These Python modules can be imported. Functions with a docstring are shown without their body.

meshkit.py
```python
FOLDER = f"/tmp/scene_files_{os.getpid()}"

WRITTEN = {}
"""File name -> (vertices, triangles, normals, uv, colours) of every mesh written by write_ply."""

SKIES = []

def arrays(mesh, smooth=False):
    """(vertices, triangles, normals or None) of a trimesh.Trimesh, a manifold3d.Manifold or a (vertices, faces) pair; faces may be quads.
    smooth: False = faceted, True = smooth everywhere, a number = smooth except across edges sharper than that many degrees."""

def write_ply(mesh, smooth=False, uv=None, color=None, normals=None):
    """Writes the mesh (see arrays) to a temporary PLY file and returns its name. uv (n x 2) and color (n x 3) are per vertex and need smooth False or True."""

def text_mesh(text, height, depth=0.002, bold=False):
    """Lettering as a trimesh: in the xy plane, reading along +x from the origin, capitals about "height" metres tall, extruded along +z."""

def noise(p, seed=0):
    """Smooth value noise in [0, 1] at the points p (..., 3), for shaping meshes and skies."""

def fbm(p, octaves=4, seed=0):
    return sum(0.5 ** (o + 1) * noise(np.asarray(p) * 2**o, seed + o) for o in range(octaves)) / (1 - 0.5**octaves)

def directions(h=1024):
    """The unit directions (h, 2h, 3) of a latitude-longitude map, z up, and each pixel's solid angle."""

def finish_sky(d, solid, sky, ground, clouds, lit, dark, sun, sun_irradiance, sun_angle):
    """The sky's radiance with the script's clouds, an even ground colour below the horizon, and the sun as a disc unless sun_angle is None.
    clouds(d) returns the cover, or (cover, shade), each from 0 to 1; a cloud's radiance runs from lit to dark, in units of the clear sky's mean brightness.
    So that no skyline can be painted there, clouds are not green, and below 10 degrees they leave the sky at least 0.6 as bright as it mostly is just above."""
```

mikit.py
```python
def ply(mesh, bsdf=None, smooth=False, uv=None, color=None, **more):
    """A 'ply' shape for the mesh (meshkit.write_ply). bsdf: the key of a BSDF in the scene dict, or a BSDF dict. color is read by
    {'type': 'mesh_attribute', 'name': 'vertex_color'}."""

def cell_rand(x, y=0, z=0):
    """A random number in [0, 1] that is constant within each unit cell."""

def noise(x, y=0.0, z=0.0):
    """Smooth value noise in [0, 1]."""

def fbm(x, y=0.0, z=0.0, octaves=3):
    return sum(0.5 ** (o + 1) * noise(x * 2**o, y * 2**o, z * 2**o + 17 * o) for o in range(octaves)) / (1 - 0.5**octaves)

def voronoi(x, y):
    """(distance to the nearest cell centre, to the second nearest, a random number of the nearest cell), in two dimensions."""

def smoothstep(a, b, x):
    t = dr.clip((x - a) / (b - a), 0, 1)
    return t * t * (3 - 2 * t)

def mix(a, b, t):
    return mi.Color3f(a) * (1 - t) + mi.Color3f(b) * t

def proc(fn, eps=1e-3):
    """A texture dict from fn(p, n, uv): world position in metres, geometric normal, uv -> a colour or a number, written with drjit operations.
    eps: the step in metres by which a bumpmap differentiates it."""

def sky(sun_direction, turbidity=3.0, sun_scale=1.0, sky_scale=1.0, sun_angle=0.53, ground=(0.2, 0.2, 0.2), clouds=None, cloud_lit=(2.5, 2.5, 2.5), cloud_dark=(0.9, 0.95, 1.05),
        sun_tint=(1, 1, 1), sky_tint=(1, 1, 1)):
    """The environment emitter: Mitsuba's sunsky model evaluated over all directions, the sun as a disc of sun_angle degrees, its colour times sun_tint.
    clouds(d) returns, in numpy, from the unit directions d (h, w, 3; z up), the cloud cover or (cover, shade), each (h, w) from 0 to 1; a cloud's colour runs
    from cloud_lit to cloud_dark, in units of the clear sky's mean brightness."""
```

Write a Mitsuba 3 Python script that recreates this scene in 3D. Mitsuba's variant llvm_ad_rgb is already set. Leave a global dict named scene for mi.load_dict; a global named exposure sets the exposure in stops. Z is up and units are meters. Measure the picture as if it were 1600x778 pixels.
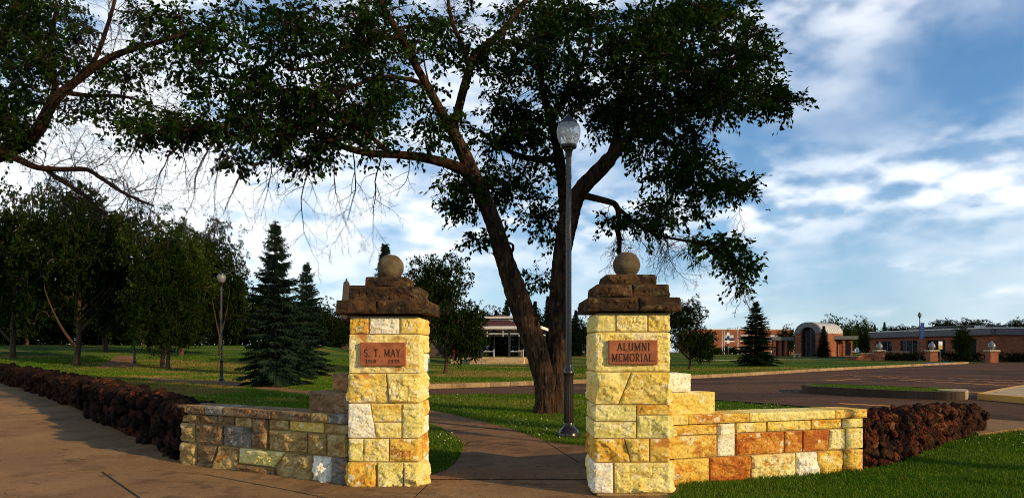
import math, random
import numpy as np, trimesh, shapely, drjit as dr, mitsuba as mi
import mikit, meshkit
from mikit import proc, noise, fbm, voronoi, cell_rand, smoothstep, mix
from shapely.geometry import Polygon, LineString, MultiPolygon, Point, box as sbox
from shapely.ops import split as ssplit, unary_union
from scipy.spatial import cKDTree

T = mi.ScalarTransform4f
scene, labels = {}, {}
rng = np.random.default_rng(7)
random.seed(7)

# ---------------------------------------------------------------- camera, sky, sun, exposure
F, EYE, HZ = 1200.0, 1.6, 550.0            # focal length in photo pixels, eye height, horizon row of the 1600 x 778 photo
scene['camera'] = {'type': 'perspective', 'fov': math.degrees(2 * math.atan(800 / F)), 'fov_axis': 'x',
                   'principal_point_offset_x': 0.0, 'principal_point_offset_y': -(HZ - 389.0) / 778.0,
                   'near_clip': 0.1, 'far_clip': 5000.0,
                   'to_world': T().look_at(origin=[0, 0, EYE], target=[0, 10, EYE], up=[0, 0, 1])}
SUN_AZ, SUN_EL = math.radians(54), math.radians(16.0)
SUN = [math.sin(SUN_AZ) * math.cos(SUN_EL), -math.cos(SUN_AZ) * math.cos(SUN_EL), math.sin(SUN_EL)]
exposure = 1.65


def clouds(d):
    x, y, z = d[..., 0], d[..., 1], np.maximum(d[..., 2], 0.0)
    az = np.degrees(np.arctan2(x, y)); el = np.degrees(np.arcsin(np.clip(z, 0, 1)))
    k = 1.0 / (z + 0.12)
    q = np.stack([x * k, y * k, 0 * x], -1)                      # on a flat layer overhead
    a = np.stack([np.sin(np.radians(az)) * 9, np.cos(np.radians(az)) * 9, el * 0.30], -1)   # round the horizon
    S = lambda t: np.clip(t, 0, 1) ** 2 * (3 - 2 * np.clip(t, 0, 1))
    w1 = meshkit.fbm(a * np.array([.8, .8, 1.0]), 5, 3) - .5
    w2 = meshkit.fbm(a * np.array([2.0, 2.0, 2.6]) + 3.3, 5, 13) - .5
    puff = meshkit.fbm(a * np.array([3.0, 3.0, 3.4]) + 8.1, 6, 23) - .5
    streak = meshkit.fbm(np.stack([a[..., 0] * .9, a[..., 1] * .9, (el - .10 * az) * .60], -1) + .8 * w2[..., None], 6, 31) - .5
    # high thin sheet, its lower edge climbing to one side; a drawn-out band with flat grey bases; thin lines near the horizon; a white bank on the other side
    soft = meshkit.fbm(np.stack([a[..., 0] * 1.1 + .10 * el, a[..., 1] * 1.1, el * .16 - .045 * az], -1) + .5 * w1[..., None] + 5.7, 5, 41) - .5
    edge = 14.5 + .30 * np.clip(az - 18, -40, 22)
    high = S((el - edge + 9 * soft + 4 * w1) / 9) * S(.44 + 1.7 * soft + 1.7 * puff) * .62
    veil = S(.36 + 1.7 * soft) * .24
    bk = (el - 9.0 - .05 * az + 4 * w1 + 3 * soft) / 2.9
    band = np.exp(-bk ** 2) * S(.44 + 2.5 * puff + 1.0 * soft) * .85
    lowc = S(.02 + 3.2 * streak) * S((8 - el) / 3) * S((el - 1) / 2) * .6
    west = S((4 - az) / 24)
    mass = west * S((30 - el) / 16) * S(.78 + 1.3 * puff + 1.2 * soft) * .88
    haze = np.exp(-el / 6.0) * .46
    over = 1 - .9 * S((el - 26) / 16)                            # opening to clear sky overhead
    high, veil, mass = high * over, veil * over, mass * over
    cover = 1 - (1 - high) * (1 - veil) * (1 - band) * (1 - lowc) * (1 - mass) * (1 - haze)
    shade = S(.30 - 1.4 * soft - 1.1 * puff) * .34 + .60 * band * S((-bk + .15) / .8 + 2.0 * w2) + .15 * high + .18 * haze
    return np.clip(cover, 0, 1), np.clip(shade, 0, 1)


scene['sky'] = mikit.sky(SUN, turbidity=2.4, sun_scale=1.12, sky_tint=(0.78, 1.34, 1.90), clouds=clouds, cloud_lit=(4.9, 5.0, 5.1), cloud_dark=(2.4, 2.9, 3.5), ground=(0.10, 0.10, 0.07))

# ---------------------------------------------------------------- small helpers


_count = {}


def key_of(base):
    n = _count.get(base, 0); _count[base] = n + 1
    return base if n == 0 else f'{base}_{n:03d}'


def thing(name, label, cat, group=None, kind=None):
    k = key_of(name); labels[k] = {'label': label, 'category': cat}
    if group: labels[k]['group'] = group
    if kind: labels[k]['kind'] = kind
    return k


def struct(name):
    k = key_of(name); labels[k] = {'kind': 'structure'}
    return k


def put(k, mesh, bsdf, smooth=False, **kw):
    scene[k] = mikit.ply(mesh, bsdf, smooth, **kw)
    return k


def part(parent, name, mesh, bsdf, smooth=False, label=None, kind=None, **kw):
    k = key_of(parent + '__' + name)
    put(k, mesh, bsdf, smooth, **kw)
    if label or kind:
        labels[k] = {}
        if label: labels[k]['label'] = label
        if kind: labels[k]['kind'] = kind
    return k


def cat_mesh(ms):
    vs, fs, o = [], [], 0
    for m in ms:
        v, f = (m.vertices, m.faces) if hasattr(m, 'vertices') else m
        v, f = np.asarray(v, float), np.asarray(f, int)
        if f.shape[1] == 4: f = np.vstack([f[:, [0, 1, 2]], f[:, [0, 2, 3]]])
        vs.append(v); fs.append(f + o); o += len(v)
    return np.vstack(vs), np.vstack(fs)


def boxm(x0, x1, y0, y1, z0, z1, rz=0.0, c=(0, 0, 0)):
    m = trimesh.creation.box((x1 - x0, y1 - y0, z1 - z0))
    m.apply_translation(((x0 + x1) / 2, (y0 + y1) / 2, (z0 + z1) / 2))
    if rz: m.apply_transform(trimesh.transformations.rotation_matrix(rz, [0, 0, 1]))
    m.apply_translation(c)
    return m


def bbox(x0, x1, y0, y1, z0, z1, b=0.01, rz=0.0, c=(0, 0, 0)):
    """a box with chamfered edges"""
    pts = []
    for sx, x in ((1, x0), (-1, x1)):
        for sy, y in ((1, y0), (-1, y1)):
            for sz, z in ((1, z0), (-1, z1)):
                pts += [(x + sx * b, y + sy * b, z), (x + sx * b, y, z + sz * b), (x, y + sy * b, z + sz * b)]
    m = trimesh.convex.convex_hull(np.array(pts))
    if rz: m.apply_transform(trimesh.transformations.rotation_matrix(rz, [0, 0, 1]))
    m.apply_translation(c)
    return m


def lathe(profile, n=28, c=(0, 0, 0)):
    p = np.array(profile, float); a = np.linspace(0, 2 * np.pi, n, endpoint=False)
    v = np.stack([np.outer(p[:, 0], np.cos(a)), np.outer(p[:, 0], np.sin(a)), np.repeat(p[:, 1:2], n, 1)], -1).reshape(-1, 3) + np.array(c)
    f = []
    for i in range(len(p) - 1):
        for j in range(n):
            a0, b0 = i * n + j, i * n + (j + 1) % n
            f += [(a0, b0, b0 + n), (a0, b0 + n, a0 + n)]
    return v, np.array(f)


def tube(pts, rad, n=6, wob=0.0, seed=0):
    p = np.asarray(pts, float); r = np.broadcast_to(np.asarray(rad, float), (len(p),))
    t = np.gradient(p, axis=0); t /= np.linalg.norm(t, axis=1, keepdims=True) + 1e-12
    ref = np.array([0.31, 0.17, 0.93]) if abs(t[0] @ np.array([0.31, 0.17, 0.93])) < 0.9 else np.array([1.0, 0, 0])
    xs = []
    for k in range(len(p)):
        x = ref - (ref @ t[k]) * t[k]; x /= np.linalg.norm(x) + 1e-12; xs.append(x); ref = x
    xs = np.array(xs); ys = np.cross(t, xs)
    a = np.linspace(0, 2 * np.pi, n, endpoint=False)
    rr = r[:, None] * np.ones(n)
    if wob:
        q = np.stack([np.cos(a)[None] * 1.3 + 0 * r[:, None], np.sin(a)[None] * 1.3 + 0 * r[:, None], np.arange(len(p))[:, None] * 0.35 + 0 * a[None]], -1)
        rr = rr * (1 + wob * (meshkit.fbm(q * 1.7, 3, seed) - 0.5) * 2)
    v = p[:, None] + rr[..., None] * (np.cos(a)[None, :, None] * xs[:, None] + np.sin(a)[None, :, None] * ys[:, None])
    v = v.reshape(-1, 3)
    i, j = np.meshgrid(np.arange(len(p) - 1), np.arange(n), indexing='ij')
    a0, b0 = (i * n + j).ravel(), (i * n + (j + 1) % n).ravel()
    f = np.vstack([np.stack([a0, b0, b0 + n], 1), np.stack([a0, b0 + n, a0 + n], 1)])
    tip = len(v); v = np.vstack([v, p[-1:] + t[-1:] * r[-1]])
    e = (len(p) - 1) * n
    f = np.vstack([f, [(e + j, e + (j + 1) % n, tip) for j in range(n)]])
    return v, f


def curve(pts, n):
    """smooth resample of a polyline (any number of columns) with a centripetal-like cubic"""
    from scipy.interpolate import PchipInterpolator
    p = np.asarray(pts, float)
    s = np.concatenate([[0], np.cumsum(np.linalg.norm(np.diff(p[:, :3], axis=0), axis=1))])
    return PchipInterpolator(s, p)(np.linspace(0, s[-1], n))


# ---------------------------------------------------------------- terrain: flat round the gate, rising towards the park and the lot
XL = np.array([-900, -160, -80, -52, -36, -26, -18, -12, -7, -3, 0, 3, 7, 14, 28, 60, 120, 900.0])
YL = np.array([-60, 11, 13.5, 17, 22, 28, 35, 43, 52, 62, 74, 90, 112, 140, 220, 900.0])


def ss(t): t = np.clip(t, 0, 1); return t * t * (3 - 2 * t)


def g0(x, y):
    base = np.interp(y, [-60, 11, 14, 17, 22, 40, 62, 90, 115, 140, 220, 900], [0, 0, .12, .24, .29, .36, .50, .62, .95, 1.0, 1.1, 1.3])
    hill = 1.75 * ss((y - 38) / 42) * ss((-x / np.maximum(y, 5) - 0.10) / 0.16) - 0.25 * ss((y - 110) / 100) * ss((-x / np.maximum(y, 5) - 0.10) / 0.16)
    return base + hill


ZG = g0(XL[:, None], YL[None, :])


def gz(x, y):
    x, y = np.asarray(x, float), np.asarray(y, float)
    i = np.clip(np.searchsorted(XL, x, 'right') - 1, 0, len(XL) - 2); j = np.clip(np.searchsorted(YL, y, 'right') - 1, 0, len(YL) - 2)
    u = (x - XL[i]) / (XL[i + 1] - XL[i]); v = (y - YL[j]) / (YL[j + 1] - YL[j])
    a, b, c, d = ZG[i, j], ZG[i + 1, j], ZG[i + 1, j + 1], ZG[i, j + 1]
    return np.where(u >= v, a + u * (b - a) + v * (c - b), a + v * (d - a) + u * (c - d))


TRI = []
for _i in range(len(XL) - 1):
    for _j in range(len(YL) - 1):
        A, B, C, D = (XL[_i], YL[_j]), (XL[_i + 1], YL[_j]), (XL[_i + 1], YL[_j + 1]), (XL[_i], YL[_j + 1])
        TRI += [Polygon([A, B, C]), Polygon([A, C, D])]
TRI_TREE = shapely.STRtree(TRI)


def at(px, py, d):
    """the point of the place seen at a photo pixel, d metres ahead of the camera"""
    return np.array([(px - 800) * d / F, d, EYE - (py - HZ) * d / F])


def gnd(px, py):
    """where the line of sight of a photo pixel meets the terrain"""
    lo, hi = 4.0, 900.0
    ds = np.concatenate([np.arange(4, 40, .1), np.arange(40, 900, 1.0)])
    z = EYE - (py - HZ) * ds / F; g = gz((px - 800) * ds / F, ds)
    k = np.argmax(z <= g) if (z <= g).any() else len(ds) - 1
    d0, d1 = ds[max(k - 1, 0)], ds[k]
    for _ in range(30):
        m = (d0 + d1) / 2
        if EYE - (py - HZ) * m / F <= gz((px - 800) * m / F, m): d1 = m
        else: d0 = m
    return np.array([(px - 800) * d1 / F, d1])


def polys(g):
    if g.is_empty: return []
    if g.geom_type == 'Polygon': return [g]
    return [p for p in getattr(g, 'geoms', []) if p.geom_type == 'Polygon' and p.area > 1e-7]


def drape(poly, off=0.0):
    """a flat plan polygon laid on the terrain, off metres above it"""
    vs, fs, o = [], [], 0
    for pg in polys(poly.buffer(0)):
        for k in TRI_TREE.query(pg):
            for q in polys(pg.intersection(TRI[k])):
                v, f = trimesh.creation.triangulate_polygon(q, engine='earcut')
                v, f = np.asarray(v, float), np.asarray(f)
                if len(f) == 0: continue
                # plane of this terrain triangle
                tv = np.array(TRI[k].exterior.coords)[:3]; tz = g0z(tv)
                M = np.linalg.solve(np.c_[tv, np.ones(3)], tz)
                z = v @ M[:2] + M[2] + off
                n = np.cross(np.r_[v[f[:, 1]] - v[f[:, 0]]][:, :2], np.r_[v[f[:, 2]] - v[f[:, 0]]][:, :2])
                f = np.where((n < 0)[:, None], f[:, ::-1], f)
                vs.append(np.c_[v, z]); fs.append(f + o); o += len(v)
    return np.vstack(vs), np.vstack(fs)


def g0z(tv):
    return np.array([ZG[np.argmin(abs(XL - x)), np.argmin(abs(YL - y))] for x, y in tv])


def raised(poly, h, base=-0.05):
    """a slab h metres proud of the terrain with upright sides"""
    ms = [drape(poly, h)]
    for pg in polys(poly):
        for ring in [pg.exterior, *pg.interiors]:
            c = np.array(shapely.segmentize(ring, 1.5).coords)
            z = gz(c[:, 0], c[:, 1])
            n = len(c); v = np.vstack([np.c_[c, z + base], np.c_[c, z + h]])
            i = np.arange(n - 1)
            ms.append((v, np.vstack([np.stack([i, i + 1, i + 1 + n], 1), np.stack([i, i + 1 + n, i + n], 1)])))
    return cat_mesh(ms)
# ---------------------------------------------------------------- materials


def mat(name, col, rough=0.8, spec=0.3, bump=None, bs=0.004, thin=None, eps=1e-3, **kw):
    c = {'type': 'rgb', 'value': list(col)} if not callable(col) else proc(col)
    if thin is not None:
        b = {'type': 'principledthin', 'base_color': c, 'roughness': rough, 'diff_trans': thin, 'spec_trans': 0.0, 'eta': 1.4}
    else:
        b = {'type': 'principled', 'base_color': c, 'roughness': rough if not callable(rough) else proc(rough), 'specular': spec, **kw}
        if bump is not None:
            b = {'type': 'bumpmap', 'arbitrary': {**proc(bump, eps)}, 'scale': bs, 'bsdf': b}
            b = {'type': 'bumpmap', 'texture': b['arbitrary'], 'scale': bs, 'bsdf': b['bsdf']}
        b = {'type': 'twosided', 'bsdf': b}
    scene[name] = b
    return name


def stone_col(a, b, c, s, rust=(0.42, 0.17, 0.035), rust_t=0.62, pale=(0.74, 0.66, 0.40), pale_t=0.60):
    """quarried sandstone: two body colours in blotches, iron staining, pale crystalline patches, dark specks"""
    def fn(p, n, uv):
        q = p * 4.0
        t = fbm(q.x + s, q.y * 1.1, q.z * 1.3, 4)
        base = mix(a, b, smoothstep(0.35, 0.65, t))
        w = fbm(p.x * 7 + 3 * s, p.y * 7, p.z * 16 + 5, 3)
        base = mix(base, c, smoothstep(0.52, 0.72, w))
        r = fbm(p.x * 5.0 + 9 * s, p.y * 5 + 3, p.z * 5 + 40, 4)
        base = mix(base, rust, smoothstep(rust_t, rust_t + 0.10, r) * 0.85)
        g = fbm(p.x * 9 + 70 + s, p.y * 9, p.z * 9 + 11, 4)
        base = mix(base, pale, smoothstep(pale_t, pale_t + 0.08, g) * 0.75)
        k = noise(p.x * 95 + s, p.y * 95, p.z * 95)
        k2 = noise(p.x * 40 + s, p.y * 40, p.z * 40)
        base = base * (0.80 + 0.40 * k2)
        return base * (1 - 0.55 * smoothstep(0.78, 0.88, k))
    return fn


def grit(p, n, uv):
    return fbm(p.x * 60, p.y * 60, p.z * 60, 3)


STONES = []
for i, (nm, args) in enumerate({
    'buff':   dict(a=(.66, .49, .10), b=(.70, .56, .17), c=(.56, .36, .06), rust_t=.68),
    'straw':  dict(a=(.69, .57, .17), b=(.73, .63, .25), c=(.60, .46, .11), rust_t=.76),
    'ochre':  dict(a=(.60, .37, .055), b=(.66, .47, .10), c=(.50, .25, .03), rust_t=.58),
    'rust':   dict(a=(.48, .185, .025), b=(.54, .26, .045), c=(.36, .105, .018), rust_t=.50, rust=(.34, .09, .015), pale_t=.70),
    'white':  dict(a=(.72, .68, .50), b=(.78, .75, .60), c=(.66, .58, .34), rust_t=.74, pale=(.80, .78, .66)),
    'green':  dict(a=(.60, .54, .17), b=(.67, .61, .25), c=(.52, .45, .12), rust_t=.76),
    'cream':  dict(a=(.69, .58, .22), b=(.73, .64, .30), c=(.60, .43, .10), rust_t=.64),
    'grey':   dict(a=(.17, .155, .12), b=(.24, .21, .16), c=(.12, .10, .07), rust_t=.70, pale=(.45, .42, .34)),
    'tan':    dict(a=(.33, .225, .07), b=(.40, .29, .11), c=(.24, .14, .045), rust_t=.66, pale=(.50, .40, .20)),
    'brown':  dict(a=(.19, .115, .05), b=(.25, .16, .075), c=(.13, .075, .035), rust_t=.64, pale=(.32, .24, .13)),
}.items()):
    STONES.append(mat('stone_' + nm, stone_col(s=13.7 * i, **args), 0.85, 0.2, grit, 0.006))


def capcol(p, n, uv):
    t = fbm(p.x * 6, p.y * 6, p.z * 9, 4)
    c = mix((.030, .017, .009), (.080, .042, .017), smoothstep(.38, .68, t))
    l = fbm(p.x * 12 + 31, p.y * 12, p.z * 12, 4)
    c = mix(c, (.15, .115, .055), smoothstep(.60, .72, l) * .5)
    c = mix(c, (.012, .010, .008), smoothstep(.55, .70, fbm(p.x * 9 + 7, p.y * 9 + 5, p.z * 4, 4)) * .8)
    return c * (0.7 + 0.6 * noise(p.x * 60, p.y * 60, p.z * 60))


mat('cap_stone', capcol, 0.9, 0.2, grit, 0.008)


def ballcol(p, n, uv):
    c = mix((.080, .058, .032), (.130, .100, .058), smoothstep(.35, .65, fbm(p.x * 14, p.y * 14, p.z * 10, 4)))
    c = mix(c, (.08, .055, .03), smoothstep(.5, .7, fbm(p.x * 9 + 3, p.y * 9, p.z * 7, 4)) * .7)
    return c * (.75 + .5 * noise(p.x * 120, p.y * 120, p.z * 120))


mat('ball_concrete', ballcol, 0.9, 0.2, grit, 0.003)
mat('white_mortar', (.62, .58, .48), 0.9)
mat('mortar', lambda p, n, uv: mix((.26, .17, .07), (.40, .29, .13), fbm(p.x * 9, p.y * 9, p.z * 9, 4)) * (.8 + .4 * noise(p.x * 90, p.y * 90, p.z * 90)), 0.95, 0.1, grit, 0.006)
mat('bronze', lambda p, n, uv: mix((.24, .066, .024), (.33, .105, .04), smoothstep(.35, .65, fbm(p.x * 11, p.y * 11, p.z * 11, 4))), 0.62, 0.35)
mat('shaded_bronze_letter', (.022, .012, .007), 0.55, 0.3)  # bronze darkened so the shade of the lettering sits in its colour


def lavacol(a, b, c, s):
    def fn(p, n, uv):
        k = mix(a, b, smoothstep(.3, .7, fbm(p.x * 9 + s, p.y * 9, p.z * 9, 3)))
        k = mix(k, c, smoothstep(.55, .7, fbm(p.x * 18 + s, p.y * 18 + 7, p.z * 18, 3)))
        h = noise(p.x * 55 + s, p.y * 55, p.z * 55)
        return k * (1 - .6 * smoothstep(.62, .8, h))
    return fn


def pits(p, n, uv):
    return fbm(p.x * 38, p.y * 38, p.z * 38, 3)


LAVA = [mat('lava_red', lavacol((.060, .015, .008), (.110, .032, .014), (.018, .007, .005), 1), 0.95, 0.1, pits, 0.035),
        mat('lava_brown', lavacol((.030, .013, .008), (.058, .025, .013), (.013, .007, .005), 5), 0.95, 0.1, pits, 0.035),
        mat('lava_dark', lavacol((.011, .006, .005), (.024, .012, .009), (.007, .004, .003), 9), 0.95, 0.1, pits, 0.035),
        mat('lava_orange', lavacol((.12, .042, .018), (.18, .080, .032), (.06, .020, .010), 14), 0.95, 0.1, pits, 0.035)]


def lawncol(p, n, uv):
    t = fbm(p.x * .35, p.y * .35, 0, 4)
    c = mix((.026, .058, .007), (.055, .092, .011), smoothstep(.35, .65, t))
    dry = fbm(p.x * .16 + 11, p.y * .22 + 4, 0, 4)
    far = smoothstep(0.52, 0.64, dry)
    c = mix(c, (.135, .098, .026), far * .75)
    f = fbm(p.x * 9, p.y * 9, 3, 3)
    c = c * (.55 + .9 * f)
    return c * (.6 + .8 * noise(p.x * 60, p.y * 60, 1))


mat('lawn', lawncol, 0.95, 0.1, lambda p, n, uv: fbm(p.x * 14, p.y * 14, 0, 3), 0.06)
mat('blade_dry', (.26, .20, .055), .6, thin=.6)
mat('blade_dark', (.048, .110, .008), 0.6, thin=0.6)
mat('blade_mid', (.090, .185, .014), 0.55, thin=0.7)
mat('blade_light', (.165, .245, .026), 0.55, thin=0.7)
mat('dry_leaf', (.16, .075, .028), .8)
mat('clover', (.55, .55, .42), 0.8)


def asph(p, n, uv):
    c = mix((.060, .026, .008), (.084, .038, .012), fbm(p.x * .4, p.y * .4, 0, 4))
    pt = smoothstep(.54, .60, fbm(p.x * .22 + 40, p.y * .5 + 3, 0, 4))
    c = c * (1 - .42 * pt)
    cr = dr.abs(fbm(p.x * .55 + 7, p.y * .55, 2, 4) - .5)
    c = c * (1 - .55 * (1 - smoothstep(.0, .008, cr)))
    return c * (.65 + .7 * noise(p.x * 45, p.y * 45, 0))


mat('asphalt', asph, 0.85, 0.25)


def conc(a, b, st, s):
    def fn(p, n, uv):
        c = mix(a, b, smoothstep(.3, .7, fbm(p.x * 1.1 + s, p.y * 1.1, 0, 5)))
        c = mix(c, st, smoothstep(.55, .70, fbm(p.x * 1.9 + 20 + s, p.y * 1.9, 0, 4)) * .55)
        c = c * (.80 + .40 * fbm(p.x * 22 + s, p.y * 22, 0, 3))
        cr = dr.abs(fbm(p.x * .9 + s * 3, p.y * .9 + 5, 1, 4) - .5)
        c = c * (1 - .55 * (1 - smoothstep(.0008, .005, cr)) * smoothstep(.50, .56, fbm(p.x * .35 + s, p.y * .35, 8, 2)))
        sp = smoothstep(.70, .76, noise(p.x * 5.5 + s, p.y * 5.5, 4)) * smoothstep(.45, .6, fbm(p.x * .8, p.y * .8 + s, 3, 2))
        c = c * (1 - .30 * sp)
        return c * (.80 + .40 * noise(p.x * 110, p.y * 110, 0))
    return fn


WALK = [mat('walk_tan', conc((.160, .092, .040), (.200, .118, .052), (.100, .055, .024), 0), .9, .2),
        mat('walk_grey', conc((.145, .084, .038), (.180, .108, .049), (.090, .050, .023), 33), .9, .2),
        mat('walk_warm', conc((.170, .097, .041), (.210, .123, .052), (.108, .058, .025), 71), .9, .2)]
mat('path_concrete', conc((.125, .066, .029), (.160, .088, .039), (.075, .041, .018), 12), .9, .2)
mat('joint_soil', (.035, .026, .016), .95)
mat('curb_concrete', conc((.25, .165, .085), (.31, .215, .115), (.17, .11, .055), 5), .9, .2)
mat('slab_concrete', conc((.33, .25, .14), (.38, .29, .17), (.25, .18, .10), 8), .9, .2)
mat('paint_yellow', lambda p, n, uv: mix((.16, .07, .022), (.62, .25, .04), smoothstep(.28, .42, fbm(p.x * 3, p.y * 3, 0, 4))), .8)
mat('curb_yellow', (.55, .30, .06), .7)
mat('paint_blue', (.03, .10, .42), .7)


def barkcol(a, b, c):
    def fn(p, n, uv):
        ang = dr.atan2(n.y, n.x)
        v = fbm(p.x * 17, p.y * 17, p.z * 3.2, 4)
        k = mix(a, b, smoothstep(.36, .62, v))
        k = mix(k, c, smoothstep(.60, .72, fbm(p.x * 26 + 4, p.y * 26, p.z * 6, 3)) * .8)
        return k * (.7 + .6 * fbm(p.x * 3, p.y * 3, p.z * 2.2, 3))
    return fn


def barkbump(p, n, uv):
    r = dr.abs(fbm(p.x * 11, p.y * 11, p.z * 2.0, 4) - .5) * 2
    return 1 - dr.minimum(r * 2.2, 1) * .8 + .3 * fbm(p.x * 40, p.y * 40, p.z * 12, 2)


mat('elm_bark', barkcol((.014, .008, .005), (.046, .026, .014), (.085, .055, .030)), .9, .15, barkbump, -0.05)
mat('limb_bark', barkcol((.014, .007, .004), (.042, .020, .010), (.07, .036, .018)), .9, .15, barkbump, -0.03)
mat('twig_bark', (.016, .010, .006), .9)
mat('far_bark', (.060, .038, .022), .9)
LEAF = [mat('leaf_dark', (.008, .023, .0035), .5, thin=.55), mat('leaf_mid', (.014, .036, .0045), .5, thin=.6), mat('leaf_light', (.034, .068, .008), .5, thin=.6)]
FARLEAF = [mat('far_leaf_dark', (.009, .018, .0035), .6, thin=.4), mat('far_leaf_mid', (.018, .034, .006), .6, thin=.45), mat('far_leaf_light', (.055, .080, .012), .6, thin=.45)]
NEEDLE = [mat('needle_blue', (.019, .039, .024), .7, thin=.2), mat('needle_green', (.009, .019, .008), .7, thin=.2)]


def brickcol(a, b, m):
    def fn(p, n, uv):
        h = dr.select(dr.abs(n.x) > dr.abs(n.y), p.y, p.x)
        v = p.z / .20; row = dr.floor(v); u = h / .42 + .5 * (row - 2 * dr.floor(row / 2))
        k = cell_rand(u, row, 3)
        c = mix(a, b, k)
        j = dr.maximum(1 - smoothstep(.0, .07, v - row), 1 - smoothstep(0, .04, u - dr.floor(u)))
        return mix(c, m, j * .6) * (.8 + .4 * fbm(p.x * .8, p.y * .8, p.z * .8, 3))
    return fn


mat('brick_red', brickcol((.20, .065, .030), (.27, .092, .045), (.25, .16, .11)), .9)
mat('roof_metal', (.46, .46, .44), .5, .4)
mat('arch_stone', (.17, .16, .15), .8)
mat('white_trim', (.60, .58, .53), .7)
mat('grey_trim', (.11, .11, .11), .7)
mat('dark_roof', (.018, .015, .013), .9)
mat('shaded_stone_wall', (.060, .048, .034), .9)  # limestone darkened: the shade on the hall is put into the colour
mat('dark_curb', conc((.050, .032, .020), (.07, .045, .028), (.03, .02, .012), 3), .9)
mat('campus_grass', (.05, .05, .02), .9)
mat('maroon_roof', (.070, .020, .018), .8)
mat('window_glass', (.012, .015, .020), .12, .6)
mat('window_shade', (.42, .44, .46), .4, .5)
mat('limestone', (.34, .28, .18), .9)
mat('step_concrete', conc((.40, .29, .15), (.46, .34, .19), (.32, .22, .11), 2), .9)
mat('lamp_metal', lambda p, n, uv: mix((.010, .006, .005), (.020, .012, .008), fbm(p.x * 20, p.y * 20, p.z * 6, 3)), .26, .5)
mat('lamp_black', (.012, .011, .010), .45, .5)
mat('pole_plate', (.25, .24, .22), .4, .5)
scene['globe_glass'] = {'type': 'blendbsdf', 'weight': .45,
                        'a': {'type': 'thindielectric'},
                        'b': {'type': 'principledthin', 'base_color': {'type': 'rgb', 'value': [.82, .83, .80]}, 'roughness': .25, 'diff_trans': 1.0, 'spec_trans': 0.0, 'eta': 1.5}}
mat('globe_white', (.16, .17, .17), .3, .5)
mat('banner_blue', (.02, .05, .22), .8)
mat('sign_white', (.75, .74, .70), .6)
mat('sign_yellow', (.50, .33, .06), .6)
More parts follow.
